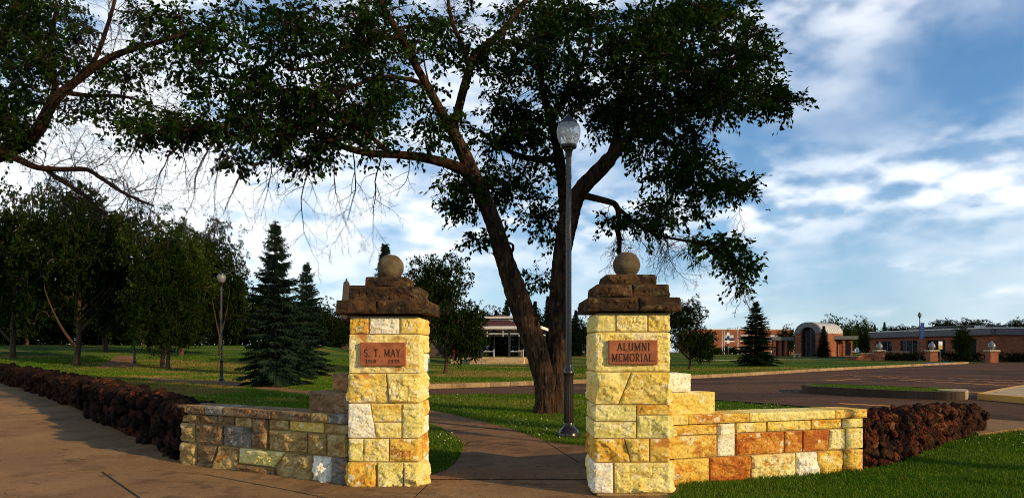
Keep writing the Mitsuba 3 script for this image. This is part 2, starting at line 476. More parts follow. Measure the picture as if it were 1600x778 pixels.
mat('red_post', (.25, .04, .03), .7)
mat('silver_pole', (.45, .45, .45), .35, .6)
mat('lamp_core', (.65, .62, .55), .5)
# ---------------------------------------------------------------- masonry


def grid_face(nx, ny):
    i, j = np.meshgrid(np.arange(nx), np.arange(ny), indexing='ij')
    a = (i * (ny + 1) + j).ravel()
    return np.vstack([np.stack([a, a + ny + 1, a + ny + 2], 1), np.stack([a, a + ny + 2, a + 1], 1)])


def rock(quad, depth, exposed=('front',), bulge=0.045, cell=0.018, seed=0, margin=0.022, back=None):
    """a quarry-faced block in wall coordinates (u along, n outward, v up). quad: bl, br, tr, tl as (u, v); exposed faces are pitched, the others flat."""
    r = np.random.default_rng(seed)
    q = np.array(quad, float)
    w = max(np.linalg.norm(q[1] - q[0]), np.linalg.norm(q[2] - q[3])); h = max(np.linalg.norm(q[3] - q[0]), np.linalg.norm(q[2] - q[1]))
    dims = {'front': (w, h), 'left': (depth, h), 'right': (depth, h), 'top': (w, depth), 'bottom': (w, depth), 'back': (w, h)}

    def pos(a, b, c):     # a along, b up, c: 0 front .. 1 back
        uv = ((1 - a) * (1 - b))[..., None] * q[0] + (a * (1 - b))[..., None] * q[1] + (a * b)[..., None] * q[2] + ((1 - a) * b)[..., None] * q[3]
        return np.stack([uv[..., 0], -c * depth, uv[..., 1]], -1)

    faces = {'front': lambda s, t: (s, t, 0 * s), 'back': lambda s, t: (1 - s, t, 0 * s + 1), 'left': lambda s, t: (0 * s, t, 1 - s), 'right': lambda s, t: (0 * s + 1, t, s),
             'top': lambda s, t: (s, 0 * s + 1, t), 'bottom': lambda s, t: (s, 0 * s, 1 - t)}
    normal = {'front': (0, 1, 0), 'back': (0, -1, 0), 'left': (-1, 0, 0), 'right': (1, 0, 0), 'top': (0, 0, 1), 'bottom': (0, 0, -1)}
    kf, kn, kg = r.uniform(.35, .85), r.uniform(.35, 1.2), r.uniform(.35, 1.35)     # each block broke in its own way
    ms = []
    for name, fn in faces.items():
        fw, fh = dims[name]
        if name in exposed:
            nx, ny = max(3, int(fw / cell)), max(3, int(fh / cell))
        else:
            nx = ny = 1
        s, t = np.meshgrid(np.linspace(0, 1, nx + 1), np.linspace(0, 1, ny + 1), indexing='ij')
        P = pos(*fn(s, t))
        if name in exposed:
            flat = 0.22 if name in ('top', 'bottom') else 1.0
            wob = meshkit.fbm(P * 16 + seed, 3, seed % 97)
            ed = np.minimum(np.minimum(s, 1 - s) * fw, np.minimum(t, 1 - t) * fh)
            m = margin * (0.35 + 1.3 * wob)
            env = np.clip(ed / m, 0, 1) ** 0.8
            fac = np.full(s.shape, 9.0)
            for _ in range(7):
                g = r.normal(0, 1, 2); g *= r.uniform(0.4, 2.2) / np.linalg.norm(g) / max(0.3, min(fw, fh) * 4)
                c0 = r.uniform(0.1, 0.9, 2)
                fac = np.minimum(fac, r.uniform(0.55, 1.05) + g[0] * (s - c0[0]) * fw * 4 + g[1] * (t - c0[1]) * fh * 4)
            fac = np.clip(fac, -0.15, 1.1)
            n1 = meshkit.fbm(P * 9 + 3.1 * seed, 4, seed % 89); n2 = meshkit.fbm(P * 30 + seed, 3, seed % 83)
            ridge = np.abs(meshkit.fbm(P * 6 + 1.7 * seed, 3, seed % 79) - .5) * 2
            crack = np.clip(1 - np.abs(meshkit.fbm(P * 11 + 2.3 * seed, 4, seed % 71) - .5) / .035, 0, 1) * (n1 > .47)
            d = env * (bulge * 1.25 * flat * (0.30 + kf * fac + kn * (n1 - .5) - 0.7 * np.clip(.22 - ridge, 0, 1)) + 0.030 * kg * flat * (n2 - .5) - .016 * crack * flat)
            P = P + d[..., None] * np.array(normal[name])
        ms.append((P.reshape(-1, 3), grid_face(nx, ny)))
    return cat_mesh(ms)


def frame(v, origin, ang):
    """wall coordinates (u, n, v) into the place: u runs along ang, n is to its right-hand side (towards the camera)"""
    c, s = math.cos(ang), math.sin(ang)
    v = np.asarray(v, float)
    return np.stack([origin[0] + c * v[:, 0] + s * v[:, 1], origin[1] + s * v[:, 0] - c * v[:, 1], origin[2] + v[:, 2]], 1)


def flip(m): return m[0], m[1][:, ::-1]


def framed(m, origin, ang):
    m = m if isinstance(m, tuple) else (np.array(m.vertices), np.array(m.faces))
    return flip((frame(m[0], origin, ang), m[1]))


S = {n: 'stone_' + n for n in 'buff straw ochre rust white green cream grey tan brown'.split()}

# letter shapes: strokes (thick verticals, thin others) with serifs, in a 1-high box
def _st(*p, w=.13): return LineString(p).buffer(w / 2, cap_style=2, join_style=2)
def _sf(x, y, w=.26): return sbox(x - w / 2, y - (0 if y < .5 else .055), x + w / 2, y + (.055 if y < .5 else 0))
def _arc(cx, cy, rx, ry, a0, a1, w=.12, n=16):
    a = np.radians(np.linspace(a0, a1, n)); return LineString(np.c_[cx + rx * np.cos(a), cy + ry * np.sin(a)]).buffer(w / 2, cap_style=2)
GLYPH = {
    'S': ([_arc(.30, .73, .21, .22, 25, 270), _arc(.30, .28, .23, .24, -155, 90)], .62),
    'T': ([_st((.35, 0), (.35, 1)), _st((.04, .95), (.66, .95), w=.09), sbox(.02, .80, .08, .98), sbox(.62, .80, .68, .98), _sf(.35, 0)], .72),
    'M': ([_st((.14, 0), (.14, 1), w=.08), _st((.12, 1), (.47, .08)), _st((.82, 1), (.47, .08), w=.08), _st((.82, 0), (.82, 1)), _sf(.14, 0), _sf(.82, 0), _sf(.09, 1, .2), _sf(.87, 1, .2)], .98),
    'A': ([_st((.06, 0), (.38, 1), w=.08), _st((.70, 0), (.38, 1), w=.15), _st((.18, .34), (.58, .34), w=.07), _sf(.08, 0), _sf(.69, 0)], .80),
    'Y': ([_st((.36, 0), (.36, .46)), _st((.36, .44), (.08, 1), w=.14), _st((.36, .44), (.64, 1), w=.08), _sf(.36, 0), _sf(.09, 1), _sf(.64, 1)], .74),
    'L': ([_st((.14, 0), (.14, 1)), _st((.1, .04), (.6, .04), w=.08), sbox(.54, 0, .60, .22), _sf(.14, 1)], .66),
    'U': ([_st((.13, .3), (.13, 1)), _st((.63, .3), (.63, 1), w=.09), _arc(.38, .29, .25, .25, 180, 360, w=.11), _sf(.13, 1), _sf(.63, 1, .22)], .78),
    'N': ([_st((.13, 0), (.13, 1), w=.08), _st((.12, 1), (.66, 0), w=.14), _st((.67, 0), (.67, 1), w=.08), _sf(.13, 0), _sf(.67, 1), _sf(.09, 1, .2)], .82),
    'I': ([_st((.16, 0), (.16, 1)), _sf(.16, 0), _sf(.16, 1)], .34),
    'E': ([_st((.14, 0), (.14, 1)), _st((.1, .04), (.58, .04), w=.08), _st((.1, .96), (.56, .96), w=.08), _st((.14, .51), (.46, .51), w=.07), sbox(.53, 0, .59, .2), sbox(.50, .80, .56, 1), sbox(.43, .42, .48, .6)], .66),
    'O': ([_arc(.42, .5, .35, .47, 0, 360, w=.13, n=32)], .86),
    'R': ([_st((.14, 0), (.14, 1)), _arc(.32, .74, .22, .23, -90, 90), _st((.12, .97), (.32, .97), w=.08), _st((.12, .50), (.32, .50), w=.08), _st((.34, .50), (.66, 0), w=.14), _sf(.14, 0), _sf(.67, 0, .18)], .76),
    '1': ([_st((.2, 0), (.2, 1), w=.15), _st((.2, .98), (.06, .82), w=.1), _sf(.2, 0, .3)], .44),
    '9': ([_arc(.3, .70, .2, .25, 0, 360, n=24), _arc(.2, .62, .32, .6, -80, 8, w=.13)], .62),
    '8': ([_arc(.3, .74, .19, .21, 0, 360, n=24), _arc(.3, .27, .23, .24, 0, 360, n=24)], .62),
    '3': ([_arc(.27, .74, .2, .21, -90, 150), _arc(.27, .27, .23, .24, -150, 90)], .58),
    '~': ([_st((.05, .46), (.2, .56), (.36, .46), (.5, .54), w=.11)], .58),
    '.': ([sbox(.06, 0, .2, .14)], .28), ' ': ([], .42)}


def lettering(text, height, width=None, depth=.006):
    x, out = 0, []
    for ch in text:
        g, adv = GLYPH[ch]
        if g: out.append(shapely.affinity.translate(unary_union(g), x, 0))
        x += adv + .10
    shp = unary_union(out); b = shp.bounds
    sx = (width / (b[2] - b[0])) if width else height
    shp = shapely.affinity.translate(shapely.affinity.scale(shp, sx, height, origin=(0, 0)), 0, 0)
    b = shp.bounds
    shp = shapely.affinity.translate(shp, -(b[0] + b[2]) / 2, -b[1])
    ms = [trimesh.creation.extrude_polygon(g, depth, engine='earcut') for g in polys(shp)]
    v, f = cat_mesh(ms)
    return np.stack([v[:, 0], v[:, 2], v[:, 1]], 1), f[:, ::-1]       # (u, n, v)


def pillar(name, label, px0, mpp, dist, courses, caps, ball, plaque, text, rot, W, seed):
    """courses: (v0, v1 in photo rows, [(x bottom-left, x bottom-right, x top-right, x top-left, stone, depth, sides)])"""
    k = thing(name, label, 'gate pillar', 'stone gate pillars')
    org = ((px0 - 800) * dist / F, dist, 0.0)
    vz = lambda py: EYE - (py - HZ) * mpp
    U = lambda px: (px - px0) * mpp
    D = W
    put_ = lambda nm, m, b, sm=False, **kw: part(k, nm, framed(m, org, rot), b, sm, **kw)
    top = vz(courses[0][0]) + .02
    put_('mortar_core', cat_mesh([boxm(.02, W - .02, -D + .02, -.018, -.15, top)]), 'mortar')
    n = seed
    for (y0, y1, row) in courses:
        for (xb0, xb1, xt1, xt0, st, dep, sides, bulge) in row:
            n += 1
            quad = [(U(xb0), vz(y1)), (U(xb1), vz(y1)), (U(xt1), vz(y0)), (U(xt0), vz(y0))]
            nm_ = 'left' if 'left' in sides else 'right'
            if sides and not SIDE[(name, seed)].get((y0, nm_)): dep = D
            put_('stone', rock(quad, dep, ('front',) + sides, bulge * 1.25, seed=n), S[st])
        # far side and back of the course, as plain blocks of the same masonry
        for nm, u0, u1 in (('left', 0, .3), ('right', W - .3, W)):
            for (ss_, d0, d1, a0, a1, st) in SIDE[(name, seed)].get((y0, nm), []):
                n += 1
                m = rock([(u0, vz(y1) + (vz(y0) - vz(y1)) * a0), (u1, vz(y1) + (vz(y0) - vz(y1)) * a0), (u1, vz(y1) + (vz(y0) - vz(y1)) * a1), (u0, vz(y1) + (vz(y0) - vz(y1)) * a1)], d1 - d0, (nm,) + (('back',) if d1 >= D - .02 else ()), .05, seed=n)
                m[0][:, 1] -= d0
                put_('stone', m, S[st])
    # stepped cap of rough dark slabs, each oversailing the one above
    for (y0, y1, over, joints) in caps:
        xs = [-over] + [U(j) for j in joints] + [W + over]
        for i in range(len(xs) - 1):
            n += 1
            quad = [(xs[i] + (.006 if i else 0), vz(y1)), (xs[i + 1], vz(y1)), (xs[i + 1] - .012, vz(y0)), (xs[i] + .012, vz(y0))]
            sd = ('front', 'top') + (('left',) if i == 0 else ()) + (('right',) if i == len(xs) - 2 else ()) + ('back',)
            m = rock(quad, D + 2 * over, sd, .046, seed=n, margin=.028)
            m[0][:, 1] += over
            put_('cap_stone', m, 'cap_stone')
    bz, br = vz(ball[1]), ball[2]
    zt = vz(caps[-1][0])
    prof = [(0.001, -.93 * br)] + [(br * math.cos(a), br * math.sin(a)) for a in np.radians(np.linspace(-68, 70, 22))] + [(.001, br * .955)]
    v, f = lathe(prof, 40, (U(ball[0]), -D / 2, bz))
    dsp = 1 + .035 * (meshkit.fbm(v * 14, 4, 5) - .5)
    c = np.array([U(ball[0]), -D / 2, bz]); v = c + (v - c) * dsp[:, None]
    put_('ball_finial', flip((v, f)), 'ball_concrete', True)
    v, f = lathe([(.001, zt - .02), (.12, zt - .02), (.115, zt + .012), (.09, zt + .03), (.001, zt + .034)], 28, (U(ball[0]), -D / 2, 0))
    v = v + (meshkit.fbm(v * 30, 3, 2)[:, None] - .5) * .012
    put_('ball_bed', flip((v, f)), 'white_mortar')
    pu0, pu1, pv1, pv0 = U(plaque[0]), U(plaque[1]), vz(plaque[2]), vz(plaque[3])
    pn = .060
    pk = put_('plaque', bbox(pu0, pu1, 0.01, pn, pv0, pv1, .008), 'bronze')
    cu = (pu0 + pu1) / 2
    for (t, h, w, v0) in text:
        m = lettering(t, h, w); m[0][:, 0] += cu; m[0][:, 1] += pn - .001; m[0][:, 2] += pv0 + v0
        part(pk, 'lettering', framed(m, org, rot), 'shaded_bronze_letter')
    return k


SIDE = {('stone_gate_pillar', 100): {}, ('stone_gate_pillar', 500): {}}
R_, L_ = ('right',), ('left',)
W1 = .84
LP = [  # left pillar, courses from the top: photo rows and stones bottom-left, bottom-right, top-right, top-left
    (497, 521.4, [(547, 576, 576, 547.5, 'ochre', .4, L_, .03), (578, 624, 624, 578, 'white', .3, (), .03), (626, 655.5, 655.5, 626, 'buff', .84, L_[:0] + R_, .035)]),
    (522.8, 582.6, [(546, 655.5, 655.5, 546.5, 'cream', .34, L_ + R_, .030)]),
    (583.8, 628.4, [(545.5, 607.5, 603, 545.5, 'buff', .4, L_, .05), (609, 654.5, 654.5, 604.5, 'straw', .84, R_, .055)]),
    (631, 683.6, [(545, 588, 578, 545, 'white', .4, L_, .035), (587, 627, 627, 584, 'green', .3, (), .045), (629.5, 654.5, 654.5, 629.5, 'green', .40, R_, .035)]),
    (685.6, 720, [(545, 567.5, 567.5, 545, 'green', .4, L_, .035), (569.5, 607.5, 607.5, 569.5, 'straw', .3, (), .045), (609.5, 654.5, 654.5, 609.5, 'ochre', .84, R_, .05)]),
    (722.5, 768, [(542, 587.5, 588, 544, 'ochre', .45, L_, .075), (590.5, 630, 630, 590.5, 'green', .3, (), .06), (632, 655, 655, 632, 'straw', .42, R_, .115)]),
]
# the mid course of the left pillar has two small stones one above the other
LP[3] = (631, 683.6, [LP[3][2][0], LP[3][2][2]])
SIDE[('stone_gate_pillar', 100)] = {
    (522.8, 'right'): [(0, .35, .84, .52, 1, 'straw'), (0, .35, .84, 0, .49, 'white')],
    (631, 'right'): [(0, .41, .84, .55, 1, 'ochre'), (0, .41, .84, 0, .52, 'white')],
    (722.5, 'right'): [(0, .43, .84, 0, 1, 'white')],
    (522.8, 'left'): [(0, .35, .84, 0, 1, 'cream')], (583.8, 'left'): [(0, .41, .84, 0, 1, 'buff')]}
CAPL = [(470.5, 490.5, .13, [592]), (448, 470, .0, []), (431.5, 447.5, -.155, [])]
MP1 = 9.2 / F
kL = pillar('stone_gate_pillar', 'yellow rough stone gate pillar with dark stepped cap, whose plaque gives years under a name', 545.5, MP1, 9.2, LP, CAPL, (600.5, 412.5, .165), (564, 635, 535, 571.5),
            [('S. T. MAY', .092, .435, .105), ('1918  ~  1939', .045, .40, .030)], math.radians(-1.5), W1, 100)
for (xb0, xb1, xt1, xt0, y0, y1, st, sd) in [(584, 627, 627, 580.5, 631, 658, 'buff', 171), (588.5, 627, 627, 585.5, 660.5, 683.6, 'straw', 172)]:
    U = lambda px: (px - 545.5) * MP1
    vz = lambda py: EYE - (py - HZ) * MP1
    part(kL, 'stone', framed(rock([(U(xb0), vz(y1)), (U(xb1), vz(y1)), (U(xt1), vz(y0)), (U(xt0), vz(y0))], .3, ('front',), .04, seed=sd), (-1.951, 9.2, 0), math.radians(-1.5)), S[st])

RP = [
    (492, 517.5, [(931, 961.5, 961.5, 931.5, 'green', .84, L_, .03), (964, 1011.5, 1011.5, 964, 'straw', .3, (), .03), (1014, 1046.5, 1046.5, 1014, 'buff', .84, R_, .03)]),
    (519.6, 580, [(931, 1046.5, 1046.5, 931, 'straw', .84, L_ + R_, .034)]),
    (582, 631, [(931, 966, 986, 931, 'straw', .84, L_, .055), (968, 1046.5, 1046.5, 988, 'buff', .84, R_, .055)]),
    (633, 647.5, [(996.5, 1046.5, 1046.5, 996.5, 'ochre', .84, R_, .03)]),
    (649.5, 683.6, [(996.5, 1046.5, 1046.5, 996.5, 'green', .84, R_, .06)]),
    (686, 721, [(931, 984.5, 975, 931, 'ochre', .84, L_, .045), (987, 1014, 1014, 977, 'buff', .3, (), .05), (1017, 1046.5, 1046.5, 1017, 'ochre', .84, R_, .04)]),
    (723.5, 770, [(927, 958, 957, 929, 'white', .45, L_, .045), (961, 1050, 1048, 961, 'straw', .84, R_, .075)]),
]
SIDE[('stone_gate_pillar', 500)] = {(723.5, 'left'): [(0, .46, .84, 0, 1, 'straw')]}
CAPR = [(466, 486.5, .105, [996]), (444.5, 465.5, 0.0, [989]), (427.5, 444, -.125, [])]
MP2 = 8.55 / F
kR = pillar('stone_gate_pillar', 'yellow rough stone gate pillar with dark stepped cap, whose plaque has two lines of capitals', 931, MP2, 8.55, RP, CAPR, (988.7, 408, .158), (950, 1026.5, 531.5, 569.5),
            [('ALUMNI', .088, .365, .150), ('MEMORIAL.', .088, .475, .030)], math.radians(1.0), W1 - .015, 500)
for (xb0, xb1, xt1, xt0, y0, y1, st, sd, ex) in [(931, 993.8, 993.8, 931, 633, 657.5, 'green', 571, L_), (928.5, 993.8, 993.8, 928.5, 659.5, 683.6, 'green', 572, L_)]:
    U = lambda px: (px - 931) * MP2
    vz = lambda py: EYE - (py - HZ) * MP2
    part(kR, 'stone', framed(rock([(U(xb0), vz(y1)), (U(xb1), vz(y1)), (U(xt1), vz(y0)), (U(xt0), vz(y0))], .8, ('front',) + ex, .035, seed=sd), ((931 - 800) * 8.55 / F, 8.55, 0), math.radians(1.0)), S[st])


def wing(name, label, A, B, rows, caps, steps, seed, t=.42):
    """a low ashlar wall from A to B (plan points, its face towards the camera); rows in photo pixels"""
    k = thing(name, label, 'stone wall', 'low stone wing walls')
    A, B = np.array(A), np.array(B)
    ang = math.atan2(*(B - A)[::-1]); L = np.linalg.norm(B - A); org = (A[0], A[1], 0.0)
    dirv = (B - A) / L

    def U(px):                      # along the wall where its face is seen at photo column px
        a = (px - 800) / F          # X = a * Y
        # A + s*dir : X - a*Y = 0
        return -(A[0] - a * A[1]) / (dirv[0] - a * dirv[1])
    part(k, 'mortar_core', framed(boxm(.04, L - .04, -t + .04, -.036, -.2, .735), org, ang), 'mortar')
    n = seed
    for (z0, z1, row) in rows:
        for (xb0, xb1, xt1, xt0, st, bulge) in row:
            n += 1
            us = [U(x) for x in (xb0, xb1, xt1, xt0)]
            ex = ('front',) + (('left',) if us[0] < .02 else ()) + (('right',) if us[1] > L - .08 else ())
            g_ = .004
            part(k, 'stone', framed(rock([(us[0] + g_, z0 + g_), (us[1] - g_, z0 + g_), (us[2] - g_, z1 - g_), (us[3] + g_, z1 - g_)], .2 if len(ex) == 1 else t - .02, ex, bulge * (1.55 if seed == 900 else 1.0), seed=n), org, ang), S[st])
    for (x0, x1, st) in caps:
        n += 1
        m = rock([(U(x0), .732), (U(x1), .732), (U(x1), .838), (U(x0), .838)], t + .10, ('front', 'top', 'left', 'right'), .04, seed=n, margin=.018)
        m[0][:, 1] += .05
        part(k, 'cap_slab', framed(m, org, ang), S[st])
    for (x0, x1, z0, z1, st, set_) in steps:
        n += 1
        m = rock([(U(x0), z0), (U(x1), z0), (U(x1), z1), (U(x0), z1)], t - .1, ('front', 'left', 'right', 'top'), .035, seed=n, margin=.03)
        m[0][:, 1] -= set_
        part(k, 'step_stone', framed(m, org, ang), S[st])
    return k, org, ang, U


q = lambda x0, x1, st, b=.03: (x0, x1, x1, x0, st, b)
RX = lambda c: 1040 + c / 3.74
LX = lambda c: 240 + c / 4.372
wing('wing_wall', 'low yellow and rust coloured stone wall with cream step blocks, running from a pillar to grass', (1.93, 9.22), (4.66, 10.26),
     [(-.12, .305, [q(RX(10), RX(254), 'ochre', .045), q(RX(262), RX(494), 'rust', .05), q(RX(503), RX(757), 'cream', .05),
                    (RX(764), RX(904), RX(880), RX(764), 'white', .045), (RX(910), RX(1031), RX(1031), RX(886), 'ochre', .045), q(RX(1041), RX(1152), 'ochre', .03)]),
      (.318, .585, [q(RX(10), RX(298), 'ochre', .016), q(RX(416), RX(691), 'rust', .04), q(RX(699), RX(799), 'rust', .03), (RX(806), RX(945), RX(957), RX(806), 'rust', .022),
                    (RX(950), RX(1048), RX(1048), RX(962), 'cream', .03), q(RX(1056), RX(1152), 'straw', .02)]),
      (.318, .722, [q(RX(306), RX(404), 'white', .03)]),
      (.597, .722, [q(RX(10), RX(298), 'ochre', .03), q(RX(415), RX(588), 'buff', .03), q(RX(597), RX(848), 'buff', .03), q(RX(855), RX(1025), 'ochre', .03), q(RX(1037), RX(1152), 'straw', .015)])],
     [(RX(5), RX(116), 'buff'), (RX(120), RX(472), 'ochre'), (RX(480), RX(972), 'straw'), (RX(977), RX(1160), 'ochre')],
     [(1040, 1123, .842, 1.105, 'buff', .08), (1040, 1083.5, 1.115, 1.335, 'white', .06)], 900)
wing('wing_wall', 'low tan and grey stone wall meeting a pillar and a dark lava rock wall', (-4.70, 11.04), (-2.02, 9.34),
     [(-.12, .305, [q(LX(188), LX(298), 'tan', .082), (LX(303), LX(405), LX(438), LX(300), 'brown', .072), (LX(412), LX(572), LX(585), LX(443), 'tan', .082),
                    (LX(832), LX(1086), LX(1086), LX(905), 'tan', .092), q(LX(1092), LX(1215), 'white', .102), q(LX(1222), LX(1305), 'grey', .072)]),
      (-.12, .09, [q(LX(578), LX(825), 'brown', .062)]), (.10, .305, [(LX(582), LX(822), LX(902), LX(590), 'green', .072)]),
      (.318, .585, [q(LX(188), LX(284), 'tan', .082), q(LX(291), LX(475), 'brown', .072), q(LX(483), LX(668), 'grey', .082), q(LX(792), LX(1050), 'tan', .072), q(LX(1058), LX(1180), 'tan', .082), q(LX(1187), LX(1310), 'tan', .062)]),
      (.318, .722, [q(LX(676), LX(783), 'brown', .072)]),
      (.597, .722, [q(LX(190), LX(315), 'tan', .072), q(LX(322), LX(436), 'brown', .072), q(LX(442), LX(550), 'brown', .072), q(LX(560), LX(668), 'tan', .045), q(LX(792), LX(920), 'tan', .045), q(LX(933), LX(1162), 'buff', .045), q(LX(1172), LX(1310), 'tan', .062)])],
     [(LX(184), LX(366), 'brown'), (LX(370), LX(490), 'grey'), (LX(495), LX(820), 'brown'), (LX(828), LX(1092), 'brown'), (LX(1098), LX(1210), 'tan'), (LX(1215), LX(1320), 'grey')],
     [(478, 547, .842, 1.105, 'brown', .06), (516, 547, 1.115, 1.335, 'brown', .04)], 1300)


# ---------------------------------------------------------------- lava rock walls: real lumps bedded in a dark core
def lump(r, s, sub=2):
    m = trimesh.creation.icosphere(subdivisions=sub)
    v = m.vertices * s
    R = trimesh.transformations.random_rotation_matrix(r.random(3))[:3, :3]
    o = r.uniform(0, 99, 3)
    n = meshkit.fbm(m.vertices * 1.9 + o, 4, 3); n2 = meshkit.noise(m.vertices * 4.5 + o, 4)
    n3 = meshkit.fbm(m.vertices * 6.5 + o, 3, 6) if sub > 1 else .5
    v = v * (0.62 + 0.55 * n + .25 * (n2 - .5) + .22 * np.minimum(n3 - .42, .05))[:, None]
    for _ in range(7):                     # broken flat facets
        d = r.normal(size=3); d /= np.linalg.norm(d)
        h = v @ d; lim = r.uniform(.40, .8) * h.max()
        v = v - np.maximum(h - lim, 0)[:, None] * d * .85
    return v @ R.T, np.array(m.faces)


def lava_wall(name, label, line, h0, h1, t, n_face, n_top, size, seed, ground_side, n_end=0, mixw=(.30, .40, .22, .08)):
    k = thing(name, label, 'lava rock wall', 'lava rock walls')
    r = np.random.default_rng(seed)
    c = curve(np.c_[np.array(line), np.zeros(len(line))], 60)[:, :2]
    s = np.concatenate([[0], np.cumsum(np.linalg.norm(np.diff(c, axis=0), axis=1))]); L = s[-1]
    tg = np.gradient(c, axis=0); tg /= np.linalg.norm(tg, axis=1, keepdims=True); nr = np.stack([tg[:, 1], -tg[:, 0]], 1) * ground_side
    z = gz(c[:, 0], c[:, 1]); H = np.interp(s, np.linspace(0, L, len(h0)), h0)
    # core
    m = .07
    prof = lambda i: [np.r_[c[i] - nr[i] * m, z[i] - .2], np.r_[c[i] - nr[i] * m, z[i] + H[i] - m], np.r_[c[i] - nr[i] * (t - m), z[i] + H[i] - m], np.r_[c[i] - nr[i] * (t - m), z[i] - .2]]
    v = np.array([prof(i) for i in range(60)]).reshape(-1, 3)
    f = [(i * 4 + a, i * 4 + (a + 1) % 4, (i + 1) * 4 + (a + 1) % 4, (i + 1) * 4 + a) for i in range(59) for a in range(4)] + [(0, 1, 2, 3), (236, 237, 238, 239)]
    part(k, 'rubble_core', (v, np.array(f)), 'lava_brown')
    spots = []
    fi = lambda u, a: np.stack([np.interp(u, s, a[:, 0]), np.interp(u, s, a[:, 1])], -1)
    dens = lambda n: np.interp(r.random(n) ** 1.0, *CDF)
    w = 1 / np.linalg.norm(c, axis=1) ** 1.1; cdf = np.cumsum(w); CDF = ((cdf - cdf[0]) / (cdf[-1] - cdf[0]), s)

    def spread(n, kind):
        # blue-noise picks so the lumps cover the face evenly
        cand = np.c_[dens(n * 14), r.random(n * 14)]
        sc = np.array([1 / L * 6, 1])
        P = []
        keep = cand[:1]
        for p in cand[1:]:
            if len(keep) >= n: break
            hh = np.interp(p[0], s, H); dd = np.linalg.norm(fi(p[0], c))
            rad = size * .60 * (dd / 12 if dd > 12 else 1) ** .5
            q_ = np.abs(keep - p) * np.array([1, hh if kind == 'face' else t])
            if (np.hypot(q_[:, 0], q_[:, 1]) > rad).all(): keep = np.vstack([keep, p])
        return keep
    for kind, n in (('face', n_face), ('top', n_top)):
        for u, a in spread(n, kind):
            p = fi(u, c); nn = fi(u, nr); g = float(gz(*p)); hh = np.interp(u, s, H)
            if kind == 'face': P = np.r_[p - nn * r.uniform(-.02, .06), g + .02 + a * (hh - .05)]
            else: P = np.r_[p - nn * (a * t), g + hh - r.uniform(.0, .06)]
            spots.append(P)
    for _ in range(n_end):
        a, b = r.random(2)
        spots.append(np.r_[c[-1] + tg[-1] * r.uniform(-.04, .04) - nr[-1] * a * t, z[-1] + b * H[-1]])
    spots = np.array(spots)
    dist = np.linalg.norm(spots - np.array([0, 0, EYE]), axis=1)
    order = np.argsort(dist)
    rest = []
    for q_, i in enumerate(order):
        d = dist[i]; sz = size * r.uniform(.62, 1.25) * (1.0 if d < 14 else (d / 14) ** .5)
        m = lump(r, sz * np.array([r.uniform(.8, 1.2), r.uniform(.7, 1.0), r.uniform(.6, 1.0)]), 3 if d < 14.2 and seed == 31 else 2 if d < 17 else 1)
        m = (m[0] + spots[i], m[1])
        b = LAVA[r.choice(4, p=mixw)]
        if q_ < 290 and d < 26: part(k, 'rock', m, b)
        else: rest.append(m)
    if rest: part(k, 'far_rocks', cat_mesh(rest), 'lava_brown', kind='stuff')
    return k


lava_wall('lava_wall', 'short dark red lava rock wall curving back at the right end of the yellow wall', [(4.70, 10.45), (5.35, 10.85), (6.05, 11.6), (6.9, 12.5), (7.75, 13.3), (8.75, 14.2)], [.73, .70, .66, .59, .52, .46], None, .55, 270, 110, .108, 31, 1, 14, (.44, .34, .12, .10))
lava_wall('lava_wall', 'long lava rock wall, its rocks coloured darker for shade, beside the sidewalk, with sunlit rocks along its top', [(-4.72, 11.0), (-5.15, 11.6), (-6.2, 12.9), (-7.9, 14.9), (-10.4, 18.2), (-14.0, 22.9), (-18.5, 28.5), (-24, 34.8), (-31, 42.0)], [.76, .73, .64, .60, .60, .62, .64, .66, .66], None, .60, 330, 420, .135, 32, -1, 0, (.12, .30, .56, .02))  # mix weighted to dark rock, painting in the shade of this face
# ---------------------------------------------------------------- ground: lawn, sidewalk slabs, path, parking lot, kerbs


def GP(*pts): return [tuple(gnd(*p)) for p in pts]


gL = GP((697, 735), (725, 699), (704, 679), (681, 666), (600, 643), (480, 617.5), (330, 601), (235, 595))
gR = GP((919, 697), (860, 692), (824, 679), (773, 664), (681, 643), (600, 628), (480, 611), (330, 595.8), (235, 590.5))
sm = lambda p, n=40: [tuple(x) for x in curve(np.c_[np.array(p), np.zeros(len(p))], n)[:, :2]]
path_poly = Polygon([(-1.2, 9.6)] + sm(gL) + sm(gR)[::-1] + [(1.05, 10.6), (.98, 9.6)]).buffer(0)
path2 = Polygon(GP((150, 575), (214, 573), (212, 556), (182, 556))).buffer(0)
wall_line = [(-2.1, 9.3), (-4.72, 11.0), (-5.15, 11.6), (-6.2, 12.9), (-7.9, 14.9), (-10.4, 18.2), (-14.0, 22.9), (-18.5, 28.5), (-24, 34.8), (-31, 42.0)]
wl = sm([(x + .25, y + .12) for x, y in wall_line], 60)
walk_poly = Polygon(wl + [(-52, 62), (-75, 62), (-75, -40), (1.0, -40), (1.0, 6.2), (1.38, 7.6), (1.74, 8.45), (1.95, 8.9), (2.05, 9.6), (.98, 9.62), (-1.2, 9.62)]).buffer(0)
road_top = GP((600, 608), (683, 605.5), (760, 603), (830, 600.5), (915, 597.5), (1085, 590.3), (1300, 578), (1420, 572), (1512, 567.6)) + [(64, 92), (140, 96)]
road_bot = [(140, 17.5)] + GP((1600, 662.5), (1527, 656.5), (1350, 645), (1243, 636), (1123, 627), (1053, 622), (915, 616.5), (683, 617.5), (600, 620))
road_poly = Polygon(sm(road_top, 70) + sm(road_bot, 50)).buffer(.6).buffer(-.6)
